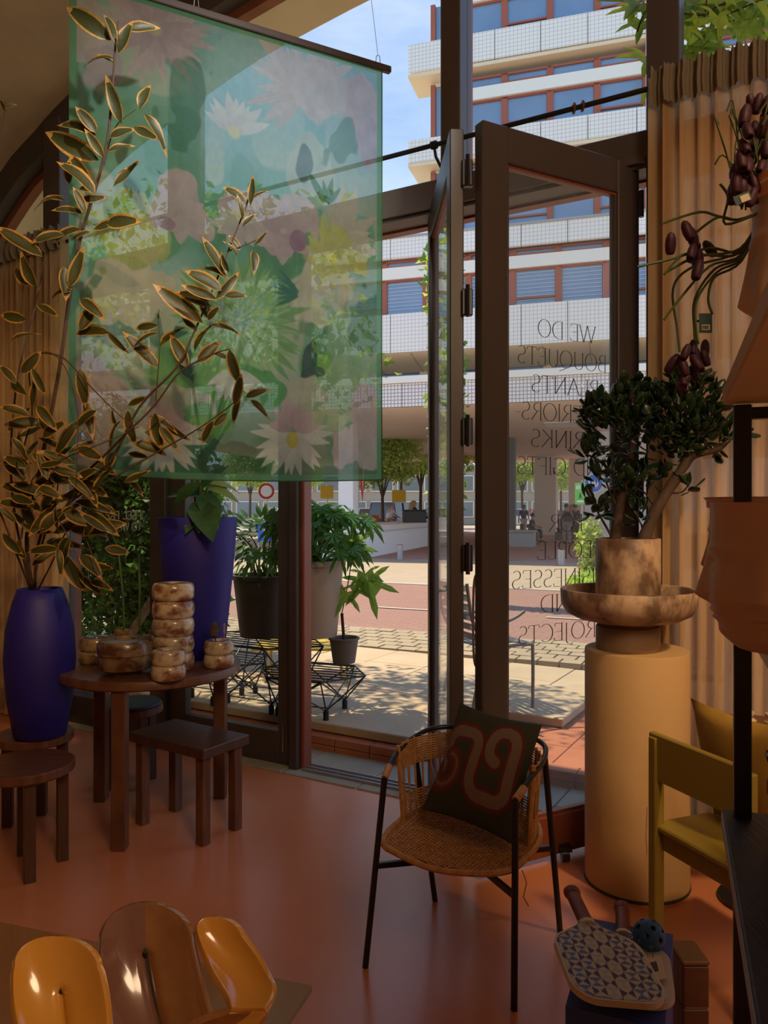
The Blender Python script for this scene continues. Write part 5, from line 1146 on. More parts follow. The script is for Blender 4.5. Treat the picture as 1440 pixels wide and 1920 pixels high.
for k in range(3): brick(1.10+k*.25, .50, .014, .25, .12); brick(1.10+k*.25, .50, .066, .25, .12)
for k in range(5): MB().bev(fp(1.62+k*.25,.68,.040), (.245,.11,.075), .004, ax).build('brick', 'terracotta', tier)
MB().box(fp(.2,1.35,.02), (3.4,1.4,.05), ax).build('bed', 'slab_edge', tier) if False else None
ter = sempty('terrace', fp(-1,1.4,0))
for i in range(-7, 3):
    for j in range(2):
        s0 = .56-(i+8)*0-.0; s = .56-.45-.9*(2-i)+0; o_ = .84+j*.9
        if s < -6: continue
        MB().bev(fp(s, o_, .125+rp_.uniform(-.0015,.0015)), (.892,.892,.055), .006, ax).build('concrete_slab', ['concrete'], ter)
MB().box(fp(-2.9,1.30,.05), (6.9,1.72,.10), ax).build('base', 'slab_edge', ter)
MB().bev(fp(.865,1.69,.125), (.60,.90,.055), .006, ax).build('concrete_slab', 'concrete', ter); MB().bev(fp(.865,1.69,.072), (.58,.88,.05), .006, ax).build('base', 'slab_edge', ter)
pv = sempty('pavement', fp(0,3.2,0))
for i in range(-10, 12):
    for j in range(5):
        c = fp(.3+i*.62+(j % 2)*.0, 2.5+j*.62, .004+rp_.uniform(-.002,.002))
        if (c-R1).dot(RN) > -1.25: continue
        MB().bev(c, (.612,.612,.04), .004, ax).build('paving_slab', 'concrete', pv)
mb = MB()
for i in range(-60, 60):
    for j in range(6):
        c = R1+RD*(i*.215+(j % 2)*.1)+RN*(-.1-j*.205)+Z3*(.0+rp_.uniform(-.003,.003)); mb.box(c, (.195,.185,.05), (RD,RN,Z3))
tag(mb.build('cobbles', 'cobble', pv), kind='stuff')
# outdoor chair
oc = thing('slatted_chair', fp(.62,1.62,.1525), 'grey slatted metal garden chair standing on the terrace slabs outside', 'chair')
oX = V((.92,.39,0)).normalized(); oY = V((-.39,.92,0)).normalized(); OC = gp(921,1318,.153); oq = lambda a, b, z: OC+oX*a+oY*b+Z3*z
for k in range(8): MB().bev(oq(-.17+.052*k, 0, .44-.012*math.cos(k*.8)), (.040,.40,.010), .003, (oX,oY,Z3)).build('slat', 'chair_metal', oc)
for k in range(6): MB().bev(oq(-.24-.012*k, 0, .50+.065*k), (.012,.40,.042), .003, (oX,oY,Z3)).build('slat', 'chair_metal', oc)
for s_ in (-1,1):
    MB().tube(smooth_pts([oq(.20,.21*s_,0), oq(.20,.21*s_,.38), oq(.16,.21*s_,.43), oq(-.18,.21*s_,.42)],4), .012, 8).build('leg', 'chair_metal', oc, True)
    MB().tube(smooth_pts([oq(-.27,.21*s_,0), oq(-.20,.21*s_,.42), oq(-.27,.21*s_,.62), oq(-.31,.21*s_,.86)],4), .012, 8).build('leg', 'chair_metal', oc, True)
    MB().tube(smooth_pts([oq(-.27,.22*s_,.64), oq(-.05,.23*s_,.60), oq(.05,.23*s_,.62), oq(.12,.23*s_,.66)],4), .011, 8).build('armrest', 'chair_metal', oc, True)
# wire bench with pots
wbn = thing('wire_bench', px(520,1300,5.2), 'black wire bench with diamond lattice holding potted plants outside', 'bench')
def wire(P, r=.006, nm='wire'): MB().tube(P, r, 6).build(nm, 'black_metal', wbn)
def lattice(cx, cy, Y, wpx, zt_, zb_, tilt):
    dX = wpx/1450*Y/2; c = V(((cx-720)/1450*Y, Y, 0)); a_ = V((math.cos(tilt), math.sin(tilt), 0)); b_ = V((-math.sin(tilt), math.cos(tilt), 0)); W_ = dX; D_ = .28
    top_ = [c+a_*W_*u+b_*D_*v+Z3*zt_ for u, v in ((-1,0),(-.5,-1),(.5,-1),(1,0),(.5,1),(-.5,1))]
    for i in range(6): wire([top_[i], top_[(i+1) % 6]])
    for k in range(8): v = -1+2*(k+.5)/8; ex = 1-.5*abs(v); wire([c+a_*W_*ex*s_+b_*D_*v+Z3*zt_ for s_ in (-1,1)], .004)
    feet = [c+a_*W_*.45*s_+b_*D_*.55*q_ for s_ in (-1,1) for q_ in (-1,1)]
    for f_ in feet:
        wire([f_+Z3*.15, f_+Z3*.21], .02, 'foot')
        near_ = sorted(top_, key=lambda p: (p-f_).length)[:4]
        for q_ in near_: wire([f_+Z3*.21, q_], .005)
    wire([feet[0]+Z3*.23, feet[2]+Z3*.23], .004); wire([feet[1]+Z3*.23, feet[3]+Z3*.23], .004); wire([feet[0]+Z3*.23, feet[1]+Z3*.23], .004); wire([feet[2]+Z3*.23, feet[3]+Z3*.23], .004)
lattice(480,1240,5.35,300,.60,.2,-.5); lattice(585,1250,5.15,215,.42,.2,-.35); lattice(420,1250,5.6,190,.42,.2,-.5)
def pot(p, r, h, m_, label, name='plant_pot', rim=True):
    t = thing(name, p, label, 'plant pot'); pr = [(0,0),(r*.74,0),(r*.76,.01),(r*.97,h*.93)]+([(r*1.05,h*.93),(r*1.06,h)] if rim else [(r,h)])+[(r*.93,h),(r*.90,h*.88),(0,h*.88)]
    MB().lathe(pr, p, 40).build('body', m_, t, True); MB().lathe([(0,h*.9),(r*.9,h*.885)], p, 24).build('soil', 'soil', t); return t
pA = px(494,1192,5.55); pot(pA, .22, .44, 'pot_dark', 'large dark pot with a bushy plant on the wire bench behind the glass door')
pB = px(590,1192,5.10); pot(pB, .195, .50, 'pot_taupe', 'taupe tapered pot with a large-leaved plant right of the door post')
pC = px(645,1242,5.10); pot(pC, .098, .165, 'pot_grey', 'small grey pot with a thin-stemmed fig on the end of the wire bench')
sA = thing('bushy_plant', pA+Z3*.4, 'dark bushy leafy plant in the large dark pot outside the glass door', 'plant')
for k in range(9): a = k*.7; MB().tube(smooth_pts([pA+Z3*.40+V((.05*math.cos(a),.05*math.sin(a),0)), pA+V((.12*math.cos(a),.12*math.sin(a),.62)), pA+V((.26*math.cos(a),.2*math.sin(a),.72+.05*(k % 3)))],3), .005, 5).build('stem', 'twig', sA)
lm_ = leaf_mesh('leaf', ['leaf_mid'], .42, .3, .1, 5); lm2 = leaf_mesh('leaf', ['leaf_dark'], .42, .3, .1, 5)
ra = random.Random(9)
for k in range(280):
    d = V((ra.gauss(0,1), ra.gauss(0,1), ra.gauss(.1,.8))).normalized(); p = pA+V((0,0,.62))+V((d.x*.33*ra.random()**.5, d.y*.28*ra.random()**.5, d.z*.24)); 
    if p.x < (450-720)/1450*p.y-.04: p.x += .15
    inst(lm_ if k % 3 else lm2, 'leaf', sA, frame_m(p, d+V((0,0,-.25)), (0,-.3,1), ra.uniform(.06,.11)))
sB = thing('fatsia_plant', pB+Z3*.4, 'plant with large lobed green leaves in the taupe pot outside', 'plant')
pm = palmate_mesh('leaf', 'leaf_mid', 7, .13, .42, .35)
for k in range(64):
    a = ra.uniform(0, 6.28); el = ra.uniform(-.35,1.1); R_ = ra.uniform(.22,.42); c = pB+Z3*.62; p = c+V((R_*math.cos(a)*math.cos(el)*.95, R_*math.sin(a)*math.cos(el), R_*math.sin(el)*.75)); d = V((math.cos(a),math.sin(a),-.55-ra.random()*.8))
    inst(pm, 'leaf', sB, frame_m(p, d, (math.cos(a)*.6, -.5+math.sin(a)*.5, .8), ra.uniform(.12,.20))); MB().tube(smooth_pts([pB+Z3*.45+V((ra.uniform(-.05,.05),ra.uniform(-.05,.05),0)), (p+c)/2+Z3*.02, p],3), .004, 5).build('stem', 'stem', sB)
sC = thing('fig_seedling', pC+Z3*.15, 'slender young fig with pale lobed leaves in the small grey pot', 'plant')
MB().tube(smooth_pts([pC+Z3*.14, px(641,1150,5.1)],3), .010, 8).build('stem', 'twig', sC); MB().tube(smooth_pts([px(641,1150,5.1), px(655,1080,5.1), px(659,1035,5.1), px(662,1018,5.1)],4), .004, 6).build('stem', 'twig', sC)
pf = palmate_mesh('leaf', 'leaf_vine', 5, .17, .45, .2)
for (a,b,c,d) in ((661,1020,692,1000),(660,1022,645,1003),(661,1025,700,1030),(660,1018,680,1015),(690,1090,705,1150),(685,1075,690,1110),(650,1110,630,1150),(670,1095,695,1120),(660,1028,636,1032)): p = px(a,b,5.08); q_ = px(c,d,5.0); inst(pf, 'leaf', sC, frame_m(p, q_-p, (0,-1,.4), (q_-p).length*1.15))
# yellow trestle behind
yt = thing('yellow_table', px(640,1262,6.0), 'low yellow table partly hidden behind the potted plants outside', 'table')
MB().bev(px(560,1208,6.3), (.70,.5,.02), .004).build('tabletop', 'yellow', yt)
for x_, y_ in ((500,6.15),(641,6.1),(652,6.0),(510,6.4)): zt_ = px(560,1208,6.3).z; b_ = V(((x_-720)/1450*y_, y_, 0)); MB().tube([V((b_.x,b_.y,.153 if (b_-A0).dot(NN) < 2.1 else .02)), V((b_.x-.01,b_.y,zt_))], .012, 8).build('leg', 'yellow', yt)
# hedge outside left window, trees
def tree(p, h, blobs, n, size, mats, label, r=.09, group=None, forks=True, name='tree'):
    t = thing(name, p, label, 'tree' if name == 'tree' else 'shrub', group); top_ = V(blobs[0][0])
    pts = smooth_pts([p, p*.6+V((top_.x,top_.y,h*.6+p.z))*.4+V((.05,0,0)), V((top_.x,top_.y,h))],4); MB().tube(pts, [r*(1-.6*i/len(pts)) for i in range(len(pts))], 9).build('trunk', 'bark', t, True)
    if forks:
        for c, rr_ in blobs[:6]: MB().tube(smooth_pts([pts[len(pts)*2//3], (pts[-1]+V(c))/2, V(c)],3), r*.3, 6).build('branch', 'bark', t, True)
    foliage('foliage', t, blobs, n, size, mats); return t
hd = thing('hedge', fp(-2.2,1.6,0), 'dense dark green hedge outside the left window', 'hedge')
for k in range(5): MB().tube([fp(-4.2+k*.42,1.7,0), fp(-4.15+k*.42,1.7,2.2)], .015, 6).build('stem', 'bark', hd)
foliage('foliage', hd, [(fp(-4.2+.40*k,1.6,.8+.5*(k % 3)), (.5,.38,.85)) for k in range(5)]+[(fp(-3.2,1.7,1.75),(.85,.38,.8)),(fp(-3.0,1.7,.6),(.75,.38,.7)),(fp(-2.55,1.7,1.2),(.35,.35,.9))], 30000, .065, ['leaf_dark','leaf_green'])
tree(V((-2.7,7.0,0)), 3.0, [((-1.2,6.7,3.2),(1.1,.9,.75)),((-2.5,7.0,3.5),(1.1,.9,.9)),((-.50,6.5,2.75),(.60,.6,.65)),((-.45,6.3,3.75),(.55,.5,.30)),((-1.5,6.6,3.9),(.8,.8,.4)),((-.9,5.9,3.6),(.7,.5,.35))], 3000, .085, ['leaf_bright','leaf_green'], 'small bright green tree on the pavement seen past the scarf', .05)
tree(V((-5.2,9.6,0)), 4.4, [((-5.0,9.4,5.1),(1.5,1.3,1.0)),((-5.6,9.6,4.1),(1.1,1.2,.9)),((-3.9,9.2,4.3),(.8,.8,.5))], 6000, .12, ['leaf_bright'], 'sunlit yellow green tree beyond the arch at the upper left', .10)
# vine leaves over the upper right glazing
vn = thing('climbing_vine', fp(2.4,.35,3.9), 'climbing vine with lobed yellow green leaves hanging outside the upper right glazing', 'vine')
vm = palmate_mesh('leaf', 'leaf_vine', 5, .17, .5, .15); vm2 = palmate_mesh('leaf', 'leaf_bright', 5, .17, .5, .1); VY = 3.62
for P in (((1298,200),(1302,160),(1312,120),(1330,70),(1345,40),(1380,20),(1440,-5)),((1335,60),(1370,40),(1440,30)),((1280,25),(1320,28),(1345,12),(1400,-10)),((1222,10),(1205,30),(1195,60)),((1330,-60),(1325,0),(1318,50))): MB().tube(smooth_pts([px(a,b,VY) for a,b in P],4), .004, 6).build('stem', 'twig', vn, True)
vp = [(1300,60,1290,100),(1295,85,1300,125),(1315,60,1325,100),(1310,100,1312,135),(1290,30,1285,60),(1320,20,1300,50),(1345,30,1350,75),(1365,30,1380,60),(1400,20,1420,60),(1430,60,1415,105),(1440,70,1440,110),(1380,0,1395,30),(1410,-5,1440,25),(1340,5,1330,35),(1300,5,1285,35),(1360,10,1350,40),(1425,15,1440,45),(1330,50,1345,62),(1215,20,1200,45),(1205,40,1195,72),(1200,5,1178,20),(1195,15,1180,35),(1218,110,1208,135),(1215,170,1203,190),(1290,130,1300,148),(1312,150,1322,160),(1315,155,1308,165),(1288,50,1280,75),(1390,40,1385,70),(1435,30,1425,55),(1310,35,1300,62),(1330,90,1318,110),(1400,50,1440,90),(1370,-5,1360,20),(1285,0,1278,20),(1440,90,1425,120),(1420,0,1400,25),(1340,60,1355,85),(1290,110,1285,135),(1305,120,1315,145)]
for k, (a,b,c,d) in enumerate(vp): p = px(a,b,VY+ra.uniform(-.06,.1)); q_ = px(c,d,VY-.05+ra.uniform(-.05,.05)); inst(vm2 if k % 3 == 0 or b > 105 else vm, 'leaf', vn, frame_m(p, q_-p, (ra.uniform(-.5,.5),-1,ra.uniform(0,.8)), (q_-p).length*1.12))
# ---------------------------------------------------------------- office building over an arcade
bd = thing('office_building', Q0+QD*6, 'large white-tiled office block with red-brown windows above an open arcade', 'building')
bX = (QD, QN, Z3); bq = lambda t, o_, z: Q0+QD*t+QN*o_+Z3*z
def uvq(p): return ((p-Q0).dot(QD), p.z)
PWD = 1.29; TA, TB = -26*PWD, 20*PWD
def panels(t0, t1, z0, z1, off, m_, gap=.02):
    n = max(1, round((t1-t0)/PWD)); wd = (t1-t0)/n
    for k in range(n): MB().box(bq(t0+(k+.5)*wd, off, (z0+z1)/2), (wd-gap, .12, z1-z0), bX).build('spandrel_panel', m_, bd, False, uvq)
def t_at(x_): k = (x_-720)/1450; return (k*Q0.y-Q0.x)/(QD.x-k*QD.y)
tc_ = t_at(766); tw = t_at(806)
NB_L = -12
def windows(t0, n, z0, z1, off=.22, blinds=False, skip=()):
    for k in range(n):
        if k in skip: continue
        a = t0+k*PWD
        if a > 13.5: break
        w_ = MB(); 
        for dx, wd_ in ((.07,.14),(PWD-.02,.04)): w_.box(bq(a+dx, off, (z0+z1)/2), (wd_,.10,z1-z0), bX)
        for z in (z0+.03, z1-.03): w_.box(bq(a+PWD/2, off, z), (PWD,.10,.06), bX)
        if k % 2 == 1: w_.box(bq(a+PWD/2, off-.01, z0+(z1-z0)*.22), (PWD-.1,.10,.05), bX)
        f_ = w_.build('window', 'window_red', bd); MB().box(bq(a+PWD/2, off+.02, (z0+z1)/2), (PWD-.1,.02,z1-z0-.06), bX).build('pane', 'window_glass', f_)
        if blinds:
            b_ = MB()
            for j in range(int((z1-z0)/.11)): b_.box(bq(a+PWD/2+.05, off-.005, z0+.08+j*.11), (PWD-.2,.012,.016), bX)
            b_.build('blind', 'blind', f_)
# floors: (spandrel bottom, spandrel top, start t)
def floor_(z0, z1, ta, zw1, zb1, zc1, win0, blinds, n=18, m_='tiles'):
    panels(ta, ta+round((14.5-ta)/PWD)*PWD, z0, z1, 0, m_)
    if zw1: windows(win0, n, z1, zw1, .22, blinds); MB().box(bq((win0+14)/2, .16, (zw1+zb1)/2), (14-win0,.16,zb1-zw1), bX).build('lintel_band', 'white_band', bd)
    if zc1: windows(win0, n, zb1, zc1, .24)
w0 = t_at(858)
floor_(6.17, 7.31, NB_L, 8.40, 8.75, 8.98, t_at(714)-10*PWD, True, 22, 'tiles')
floor_(8.98, 9.58, NB_L, None, None, None, 0, False)
MB().box(bq(1.0, .05, 9.60), (2*abs(NB_L)+2,.30,.06), bX).build('coping', 'grey_panel', bd)
floor_(11.75, 12.42, tc_, 13.40, 13.75, 14.10, w0, False); windows(w0, 14, 9.62, 10.9, .22); MB().box(bq((w0+14)/2,.16,11.1), (14-w0,.16,.35), bX).build('lintel_band', 'white_band', bd); windows(w0, 14, 11.28, 11.55, .24)
floor_(14.42, 15.25, tc_, 16.25, 16.6, None, w0, False)
for z in (14.26, 11.62): MB().box(bq((tc_+14)/2, .55, z+.07), (14-tc_, 1.2, .10), bX).build('soffit', 'soffit', bd)
for z0_, z1_ in ((9.6,11.6),(12.42,14.2),(15.25,16.6)):   # corner bay: grey post, red reveal, glass
    MB().box(bq(t_at(848), .35, (z0_+z1_)/2), (.45,.3,z1_-z0_), bX).build('corner_panel', 'grey_panel', bd)
    MB().box(bq(tw, .45, (z0_+z1_)/2), (.14,.14,z1_-z0_), bX).build('corner_post', 'window_red', bd); MB().box(bq((tw+t_at(840))/2, .50, (z0_+z1_)/2), (.5,.04,z1_-z0_-.05), bX).build('corner_pane', 'window_glass', bd)
MB().box(bq((tc_+16)/2+.7, 5.3, 13.1), (16-tc_-1.4, 9.6, 7.0), bX).build('core', 'grey_panel', bd)
MB().box(bq(0, 5.0, 8.0), (30, 9.2, 3.0), bX).build('core', 'grey_panel', bd)
MB().box(bq(t_at(1268), .05, 11.4), (1.55,.30,10.4), bX).build('pier', 'white_band', bd)
# sloping soffit under the upper floors, slit windows, gallery parapet
sl = MB(); sl.add([bq(-16,0,6.17), bq(16,0,6.17), bq(16,1.6,6.3), bq(-16,1.6,6.3)], [(0,1,2,3)])
MB().prism([bq(-16,.06,6.17), bq(-16,1.7,5.86), bq(-16,1.7,6.6), bq(-16,.06,6.6)], QD*32).build('sloping_soffit', 'soffit', bd)
for k in range(24): MB().box(bq(-14+k*PWD, .88, 6.01), (.02, 1.6, .02), (QD, V((QN.x,QN.y,-.19)).normalized(), Z3)).build('joint', 'grey_panel', bd)
for k in range(10): MB().box(bq(-14+k*3*PWD, 1.75, 5.7), (.25,.2,.5), bX).build('slit_mullion', 'soffit', bd); MB().box(bq(-12+k*3*PWD, 1.85, 5.7), (3.6,.04,.4), bX).build('slit_pane', 'window_glass', bd)
panels(-12.9, 15.48, 4.53, 5.22, -.10, 'tiles_big'); MB().box(bq(1.3,-.08,5.33), (28.4,.30,.20), bX).build('parapet_cap', 'white_band', bd)
MB().box(bq(1.3, 14, 4.58), (28.4, 28, .10), bX).build('arcade_soffit', 'soffit_low', bd)
MB().box(bq(6.2, 6.0, 4.515), (2.6,1.6,.03), bX).build('soffit_light_panel', 'white_band', bd); MB().box(bq(1.3,3,5.0),(28.4,.1,.7),bX).build('gallery_wall','soffit',bd)
for x_, Y, wl, m_ in ((953,33,.30,'col_dark'),(1024,44,.60,'col_light'),(1083,47,.5,'col_light')):
    p = V(((x_-720)/1450*Y, Y, 0)); c_ = MB(); c_.bev(p+Z3*2.27, (wl*2, wl*2, 4.52), .03, bX); c_.build('column', m_, bd)
p = V(((1158-720)/1450*30, 30, 0)); MB().box(p+V((0.5,0,2.27)), (3.4,.4,4.52), bX).build('arcade_wall', 'white_wall', bd)
p = V(((653-720)/1450*24.6, 24.6, 0)); MB().bev(p+Z3*2.8, (.50,.50,5.4), .02, bX).build('white_column', 'white_wall', bd)
for x_, y_ in ((1120,768),(1098,782)): q_ = px(x_, y_, 22.6); MB().lathe([(0,0),(.06,.01),(.06,-.0),(.1,.03),(.11,.13),(.08,.18),(0,.18)], q_, 16).build('camera_dome', 'white_band', bd, True)
# ribbed planter wall
rw = thing('ribbed_planter_wall', V((-.65,23.4,0)), 'low white ribbed planter wall beside the arcade', 'planter')
WA = V((-.65,23.4,0)); WB = V((3.5,37.4,0)); wd_ = (WB-WA).normalized(); wn_ = V((wd_.y,-wd_.x,0))
MB().box((WA+WB)/2-wn_*.95+Z3*.40, ((WB-WA).length, 1.9, .80), (wd_, wn_, Z3)).build('core', 'white_wall', rw); MB().bev((WA+WB)/2-wn_*.95+Z3*.88, ((WB-WA).length+.2, 2.1, .18), .02, (wd_, wn_, Z3)).build('cap', 'white_wall', rw)
mb = MB()
for k in range(115): mb.tube([WA+wd_*(k*.125+.06)+wn_*.02+Z3*.0, WA+wd_*(k*.125+.06)+wn_*.02+Z3*.79], .045, 6)
for k in range(14): mb.tube([WA-wn_*(k*.135+.06)-wd_*.02, WA-wn_*(k*.135+.06)-wd_*.02+Z3*.79], .045, 6)
tag(mb.build('ribs', 'white_wall', rw, True), kind='stuff')
pw_ = V((1.22,31.3,.97)); dk = thing('dark_bench_planter', pw_, 'dark grey box on the white ribbed wall beside the seated woman', 'planter'); MB().bev(pw_+V((.0,.0,.24)), (.95,.9,.48), .03).build('box', 'pot_dark', dk); MB().bev(pw_+V((.0,.0,.50)), (1.0,.95,.04), .01).build('rim', 'pot_dark', dk)
bx2 = V(((962-720)/1450*31, 31, 0)); t_ = thing('stone_planter', bx2, 'low grey stone block at the foot of the dark arcade column', 'planter'); MB().bev(bx2+Z3*.3, (1.7,1.2,.6), .03, bX).build('block', 'grey_panel', t_); MB().bev(bx2+Z3*.63, (1.8,1.3,.08), .02, bX).build('cap', 'grey_panel', t_)
def bollard(x_, y0, h, r, label):
    p = gp(x_, y0); t = thing('bollard', p, label, 'bollard'); MB().lathe([(0,0),(r,0),(r,h-.02),(0,h-.02)], p, 20).build('post', 'brushed', t, True); MB().lathe([(0,h-.02),(r*1.03,h-.02),(r*1.03,h),(0,h)], p, 20).build('cap', 'window_red', t, True)
bollard(750,1050,.46,.085,'short steel bollard before the white ribbed wall'); bollard(1052,1060,.44,.105,'short steel bollard in front of the arcade, left of the green sign')
for x_, lab in ((979,'left of two thin dark bollards by the far arcade column'),(994,'right of two thin dark bollards by the far arcade column')): p = V(((x_-720)/1450*40,40,0)); t = thing('bollard', p, lab, 'bollard'); MB().tube([p, p+Z3*.75], .11, 10).build('post', 'col_dark', t, True)
# signs
sp_ = gp(1091,1057); sg = thing('green_sign', sp_, 'small bright green sign with a white figure on a grey pole', 'sign'); MB().tube([sp_, sp_+Z3*2.3], .03, 8).build('pole', 'brushed', sg, True)
MB().bev(sp_+V((-.06,-.05,1.93)), (.29,.02,.60), .004).build('board', 'sign_green', sg); mb = MB(); f0 = sp_+V((-.06,-.066,1.93))
for k in range(5): mb.box(f0+V((-.10+k*.045,0,.17+.02*(k % 2))), (.028,.006,.10+.02*(k % 2)))
mb.box(f0+V((0,0,-.21)), (.18,.006,.05)); mb.build('lettering', 'sign_white', sg)
mb = MB(); mb.tube([f0+V((0,0,-.02)), f0+V((0,0,-.08))], .022, 6); mb.lathe([(0,-.02),(.02,0),(0,.02)], f0+V((0,-.0,.01)), 8); mb.tube([f0+V((0,0,-.08)), f0+V((-.05,0,-.14))], .010, 5); mb.tube([f0+V((0,0,-.08)), f0+V((.05,0,-.13))], .010, 5); mb.build('figure', 'ink', sg)
sp2 = V(((1112-720)/1450*24.5,24.5,0)); s2 = thing('round_blue_sign', sp2, 'round blue and white road sign behind the jade plant', 'sign'); MB().tube([sp2, sp2+Z3*2.6], .03, 8).build('pole', 'brushed', s2, True); dc = sp2+V((0,-.05,2.32))
def disc(c, r, m_, par, nm, dy=0, th=.01): mb = MB(); n = 40; P = [c+V((r*math.cos(2*math.pi*k/n), dy, r*math.sin(2*math.pi*k/n))) for k in range(n)]; mb.prism(P, V((0,-th,0))); return mb.build(nm, m_, par)
disc(dc, .30, 'sign_white', s2, 'rim'); disc(dc, .275, 'sign_blue', s2, 'disc', -.011)
mb = MB()
for a, b in (((-.17,.12),(-.08,-.15)),((-.08,-.15),(.0,.1)),((.0,.1),(.08,-.15)),((.08,-.15),(.17,.12))): mb.bar(dc+V((a[0],-.026,a[1])), dc+V((b[0],-.026,b[1])), .05, .006, up=(0,-1,0))
mb.build('figure', 'sign_white', s2)
# grass and shrub by the arcade
gs = thing('yellow_shrub', gp(1112,1098), 'pale yellow shrub with grass at its foot beside the wooden pot', 'shrub')
q0 = gp(1112,1098); foliage('foliage', gs, [(q0+V((.12,.6,.75)),(.30,.3,.60)),(q0+V((.15,.6,.3)),(.25,.3,.3))], 1500, .09, ['leaf_bright','yellow_leaf']); foliage('grass', gs, [(q0+V((0,0,.08)),(.5,.5,.12))], 900, .12, ['leaf_bright']); MB().tube([q0+V((.12,.6,0)), q0+V((.12,.6,.9))], .02, 6).build('stem', 'bark', gs)
rk = gp(1112,1082); t_ = thing('rock', rk, 'small grey rock in the grass at the foot of the yellow shrub', 'rock'); bmm = bmesh.new(); bmesh.ops.create_icosphere(bmm, subdivisions=2, radius=.22)
for v_ in bmm.verts: v_.co *= ra.uniform(.8,1.15); v_.co.z *= .6
me = bpy.data.meshes.new('stone'); bmm.to_mesh(me); bmm.free(); me.materials.append(M['grey_panel']); o = bpy.data.objects.new('stone', me); col.objects.link(o); o.parent = t_; o.location = (0,0,.1)
# ---------------------------------------------------------------- street beyond
ground('far_road', [(-70,34),(1.5,31),(3,60),(-70,60)], .0, 'asphalt')
for k, (Y0, x0, x1) in enumerate(((47,-22,2.0),(43.5,-22,-3.))): struct(MB().box(V(((x0+x1)/2,Y0,.07)), (x1-x0,.5,.14)).build('kerb_line', 'paver'))
fb = thing('low_far_building', V((-6,75,0)), 'long low tan building with window rows beyond the parked cars', 'building'); MB().box(V((-8,78,2.9)), (62,6,5.8)).build('wall', 'far_wall', fb)
for k in range(22):
    for z in (1.5,4.0): w_ = MB(); c_ = V((-34+k*2.6,74.9,z)); w_.box(c_+V((0,0,.75)), (2.2,.16,.08)); w_.box(c_-V((0,0,.75)), (2.2,.16,.08)); w_.box(c_-V((1.06,0,0)), (.08,.16,1.5)); w_.box(c_+V((1.06,0,0)), (.08,.16,1.5)); f_ = w_.build('window', 'white_band', fb); MB().box(c_, (2.0,.1,1.42)).build('pane', 'window_dim', f_)
fl_ = thing('apartment_tower', V((4.0,150,0)), 'distant dark grey apartment tower above the trees', 'building'); MB().box(V((3.5,155,8.5)), (9,10,17)).build('wall', 'flats', fl_)
for i in range(6):
    for j in range(7): f_ = MB().box(V((.2+i*1.35,149.9,3.0+j*2.0)), (.8,.2,.9)).build('window', 'white_band', fl_); MB().box(V((.2+i*1.35,149.75,3.0+j*2.0)), (.6,.1,.7)).build('pane', 'window_dim', f_)
def car(p, rot, m_, label, L_=4.1, W_=1.7, H_=1.5, van=False):
    t = thing('car', V((0,0,0)), label, 'car'); f = lambda x, y, z: V((x,y,z))
    body = [(-L_/2,.35),(-L_/2,.85),(-L_/2+.08,.95)]+([(-L_/2+.15,1.0),(L_*.28,1.0),(L_/2-.1,.82),(L_/2,.7),(L_/2,.35)]); cab = [(-L_/2+.12,.98),(-L_/2+(.22 if van else .45),H_),(L_*.08,H_),(L_*.27,.99)]
    def sec(prof, w0, w1, zc):
        vs = []; fs = []; n = len(prof)
        for s_ in (-1,1):
            for x, z in prof: wd = w0+(w1-w0)*max(0,(z-zc)/(H_-zc)); vs.append(f(x, s_*wd/2, z))
        fs = [tuple(range(n)), tuple(range(n,2*n))[::-1]]+[(i,(i+1) % n,(i+1) % n+n,i+n) for i in range(n)]; return vs, fs
    MB().add(*sec(body, W_, W_, .9)).build('body', m_, t); MB().add(*sec(cab, W_*.93, W_*.75, .98)).build('windows', 'car_glass', t)
    rf_ = [(x, z+(.02 if z > 1.1 else 0)) for x, z in cab[1:3]]; MB().box(f((cab[1][0]+cab[2][0])/2,0,H_+.02), (cab[2][0]-cab[1][0]+.05,W_*.76,.05)).build('roof', m_, t)
    for x in (-L_/2+.3, (cab[1][0]+cab[2][0])/2, cab[2][0]): 
        for s_ in (-1,1): MB().bar(f(x-(.12 if x < 0 else -.45 if x == cab[2][0] else 0), s_*W_*.465, .98), f(x if x > -L_/2+.31 else cab[1][0], s_*W_*.38, H_), .07).build('pillar', m_, t)
    for x in (-L_/2+.75, L_/2-.8):
        for s_ in (-1,1): mb = MB(); mb.tube([f(x,s_*W_/2-s_*.15,.32), f(x,s_*W_/2+s_*.02,.32)], .32, 18); w_ = mb.build('wheel', 'tyre', t); MB().tube([f(x,s_*W_/2,.32), f(x,s_*W_/2+s_*.03,.32)], .19, 12).build('hubcap', 'brushed', w_)
    for s_ in (-1,1): MB().box(f(-L_/2-.01, s_*W_*.4, .8), (.05,.25,.22)).build('tail_lamp', 'clear_red', t); MB().box(f(L_/2+.0, s_*W_*.38, .68), (.05,.3,.15)).build('head_lamp', 'sign_white', t)
    t.location = p; t.rotation_euler = (0,0,rot); return t
def at(x_, Y, z=0): return V(((x_-720)/1450*Y, Y, z))
car(at(610,52,.05), math.pi*.97, 'silver', 'silver blue car parked beyond the street, left of the white column'); car(at(690,58,.05), 0, 'car_white', 'pale car parked behind the orange utility box')
car(at(520,46,.05), math.pi, 'car_white', 'white car parked farthest left, seen beside the door post'); car(at(746,44,.0), 1.1, 'car_blue', 'dark blue car in the street beside the cyclist', 4.3, 1.8, 1.85, True)
car(at(783,56,.0), .3, 'silver', 'silver car behind the seated woman'); car(at(1034,62,.0), 0, 'red', 'red car seen between the arcade columns'); car(at(966,60,.0), 0, 'car_white', 'white car behind the walking man in the arcade'); car(at(833,50,0), 1.4, 'silver', 'grey car framed in the narrow glass of the folded door leaf')
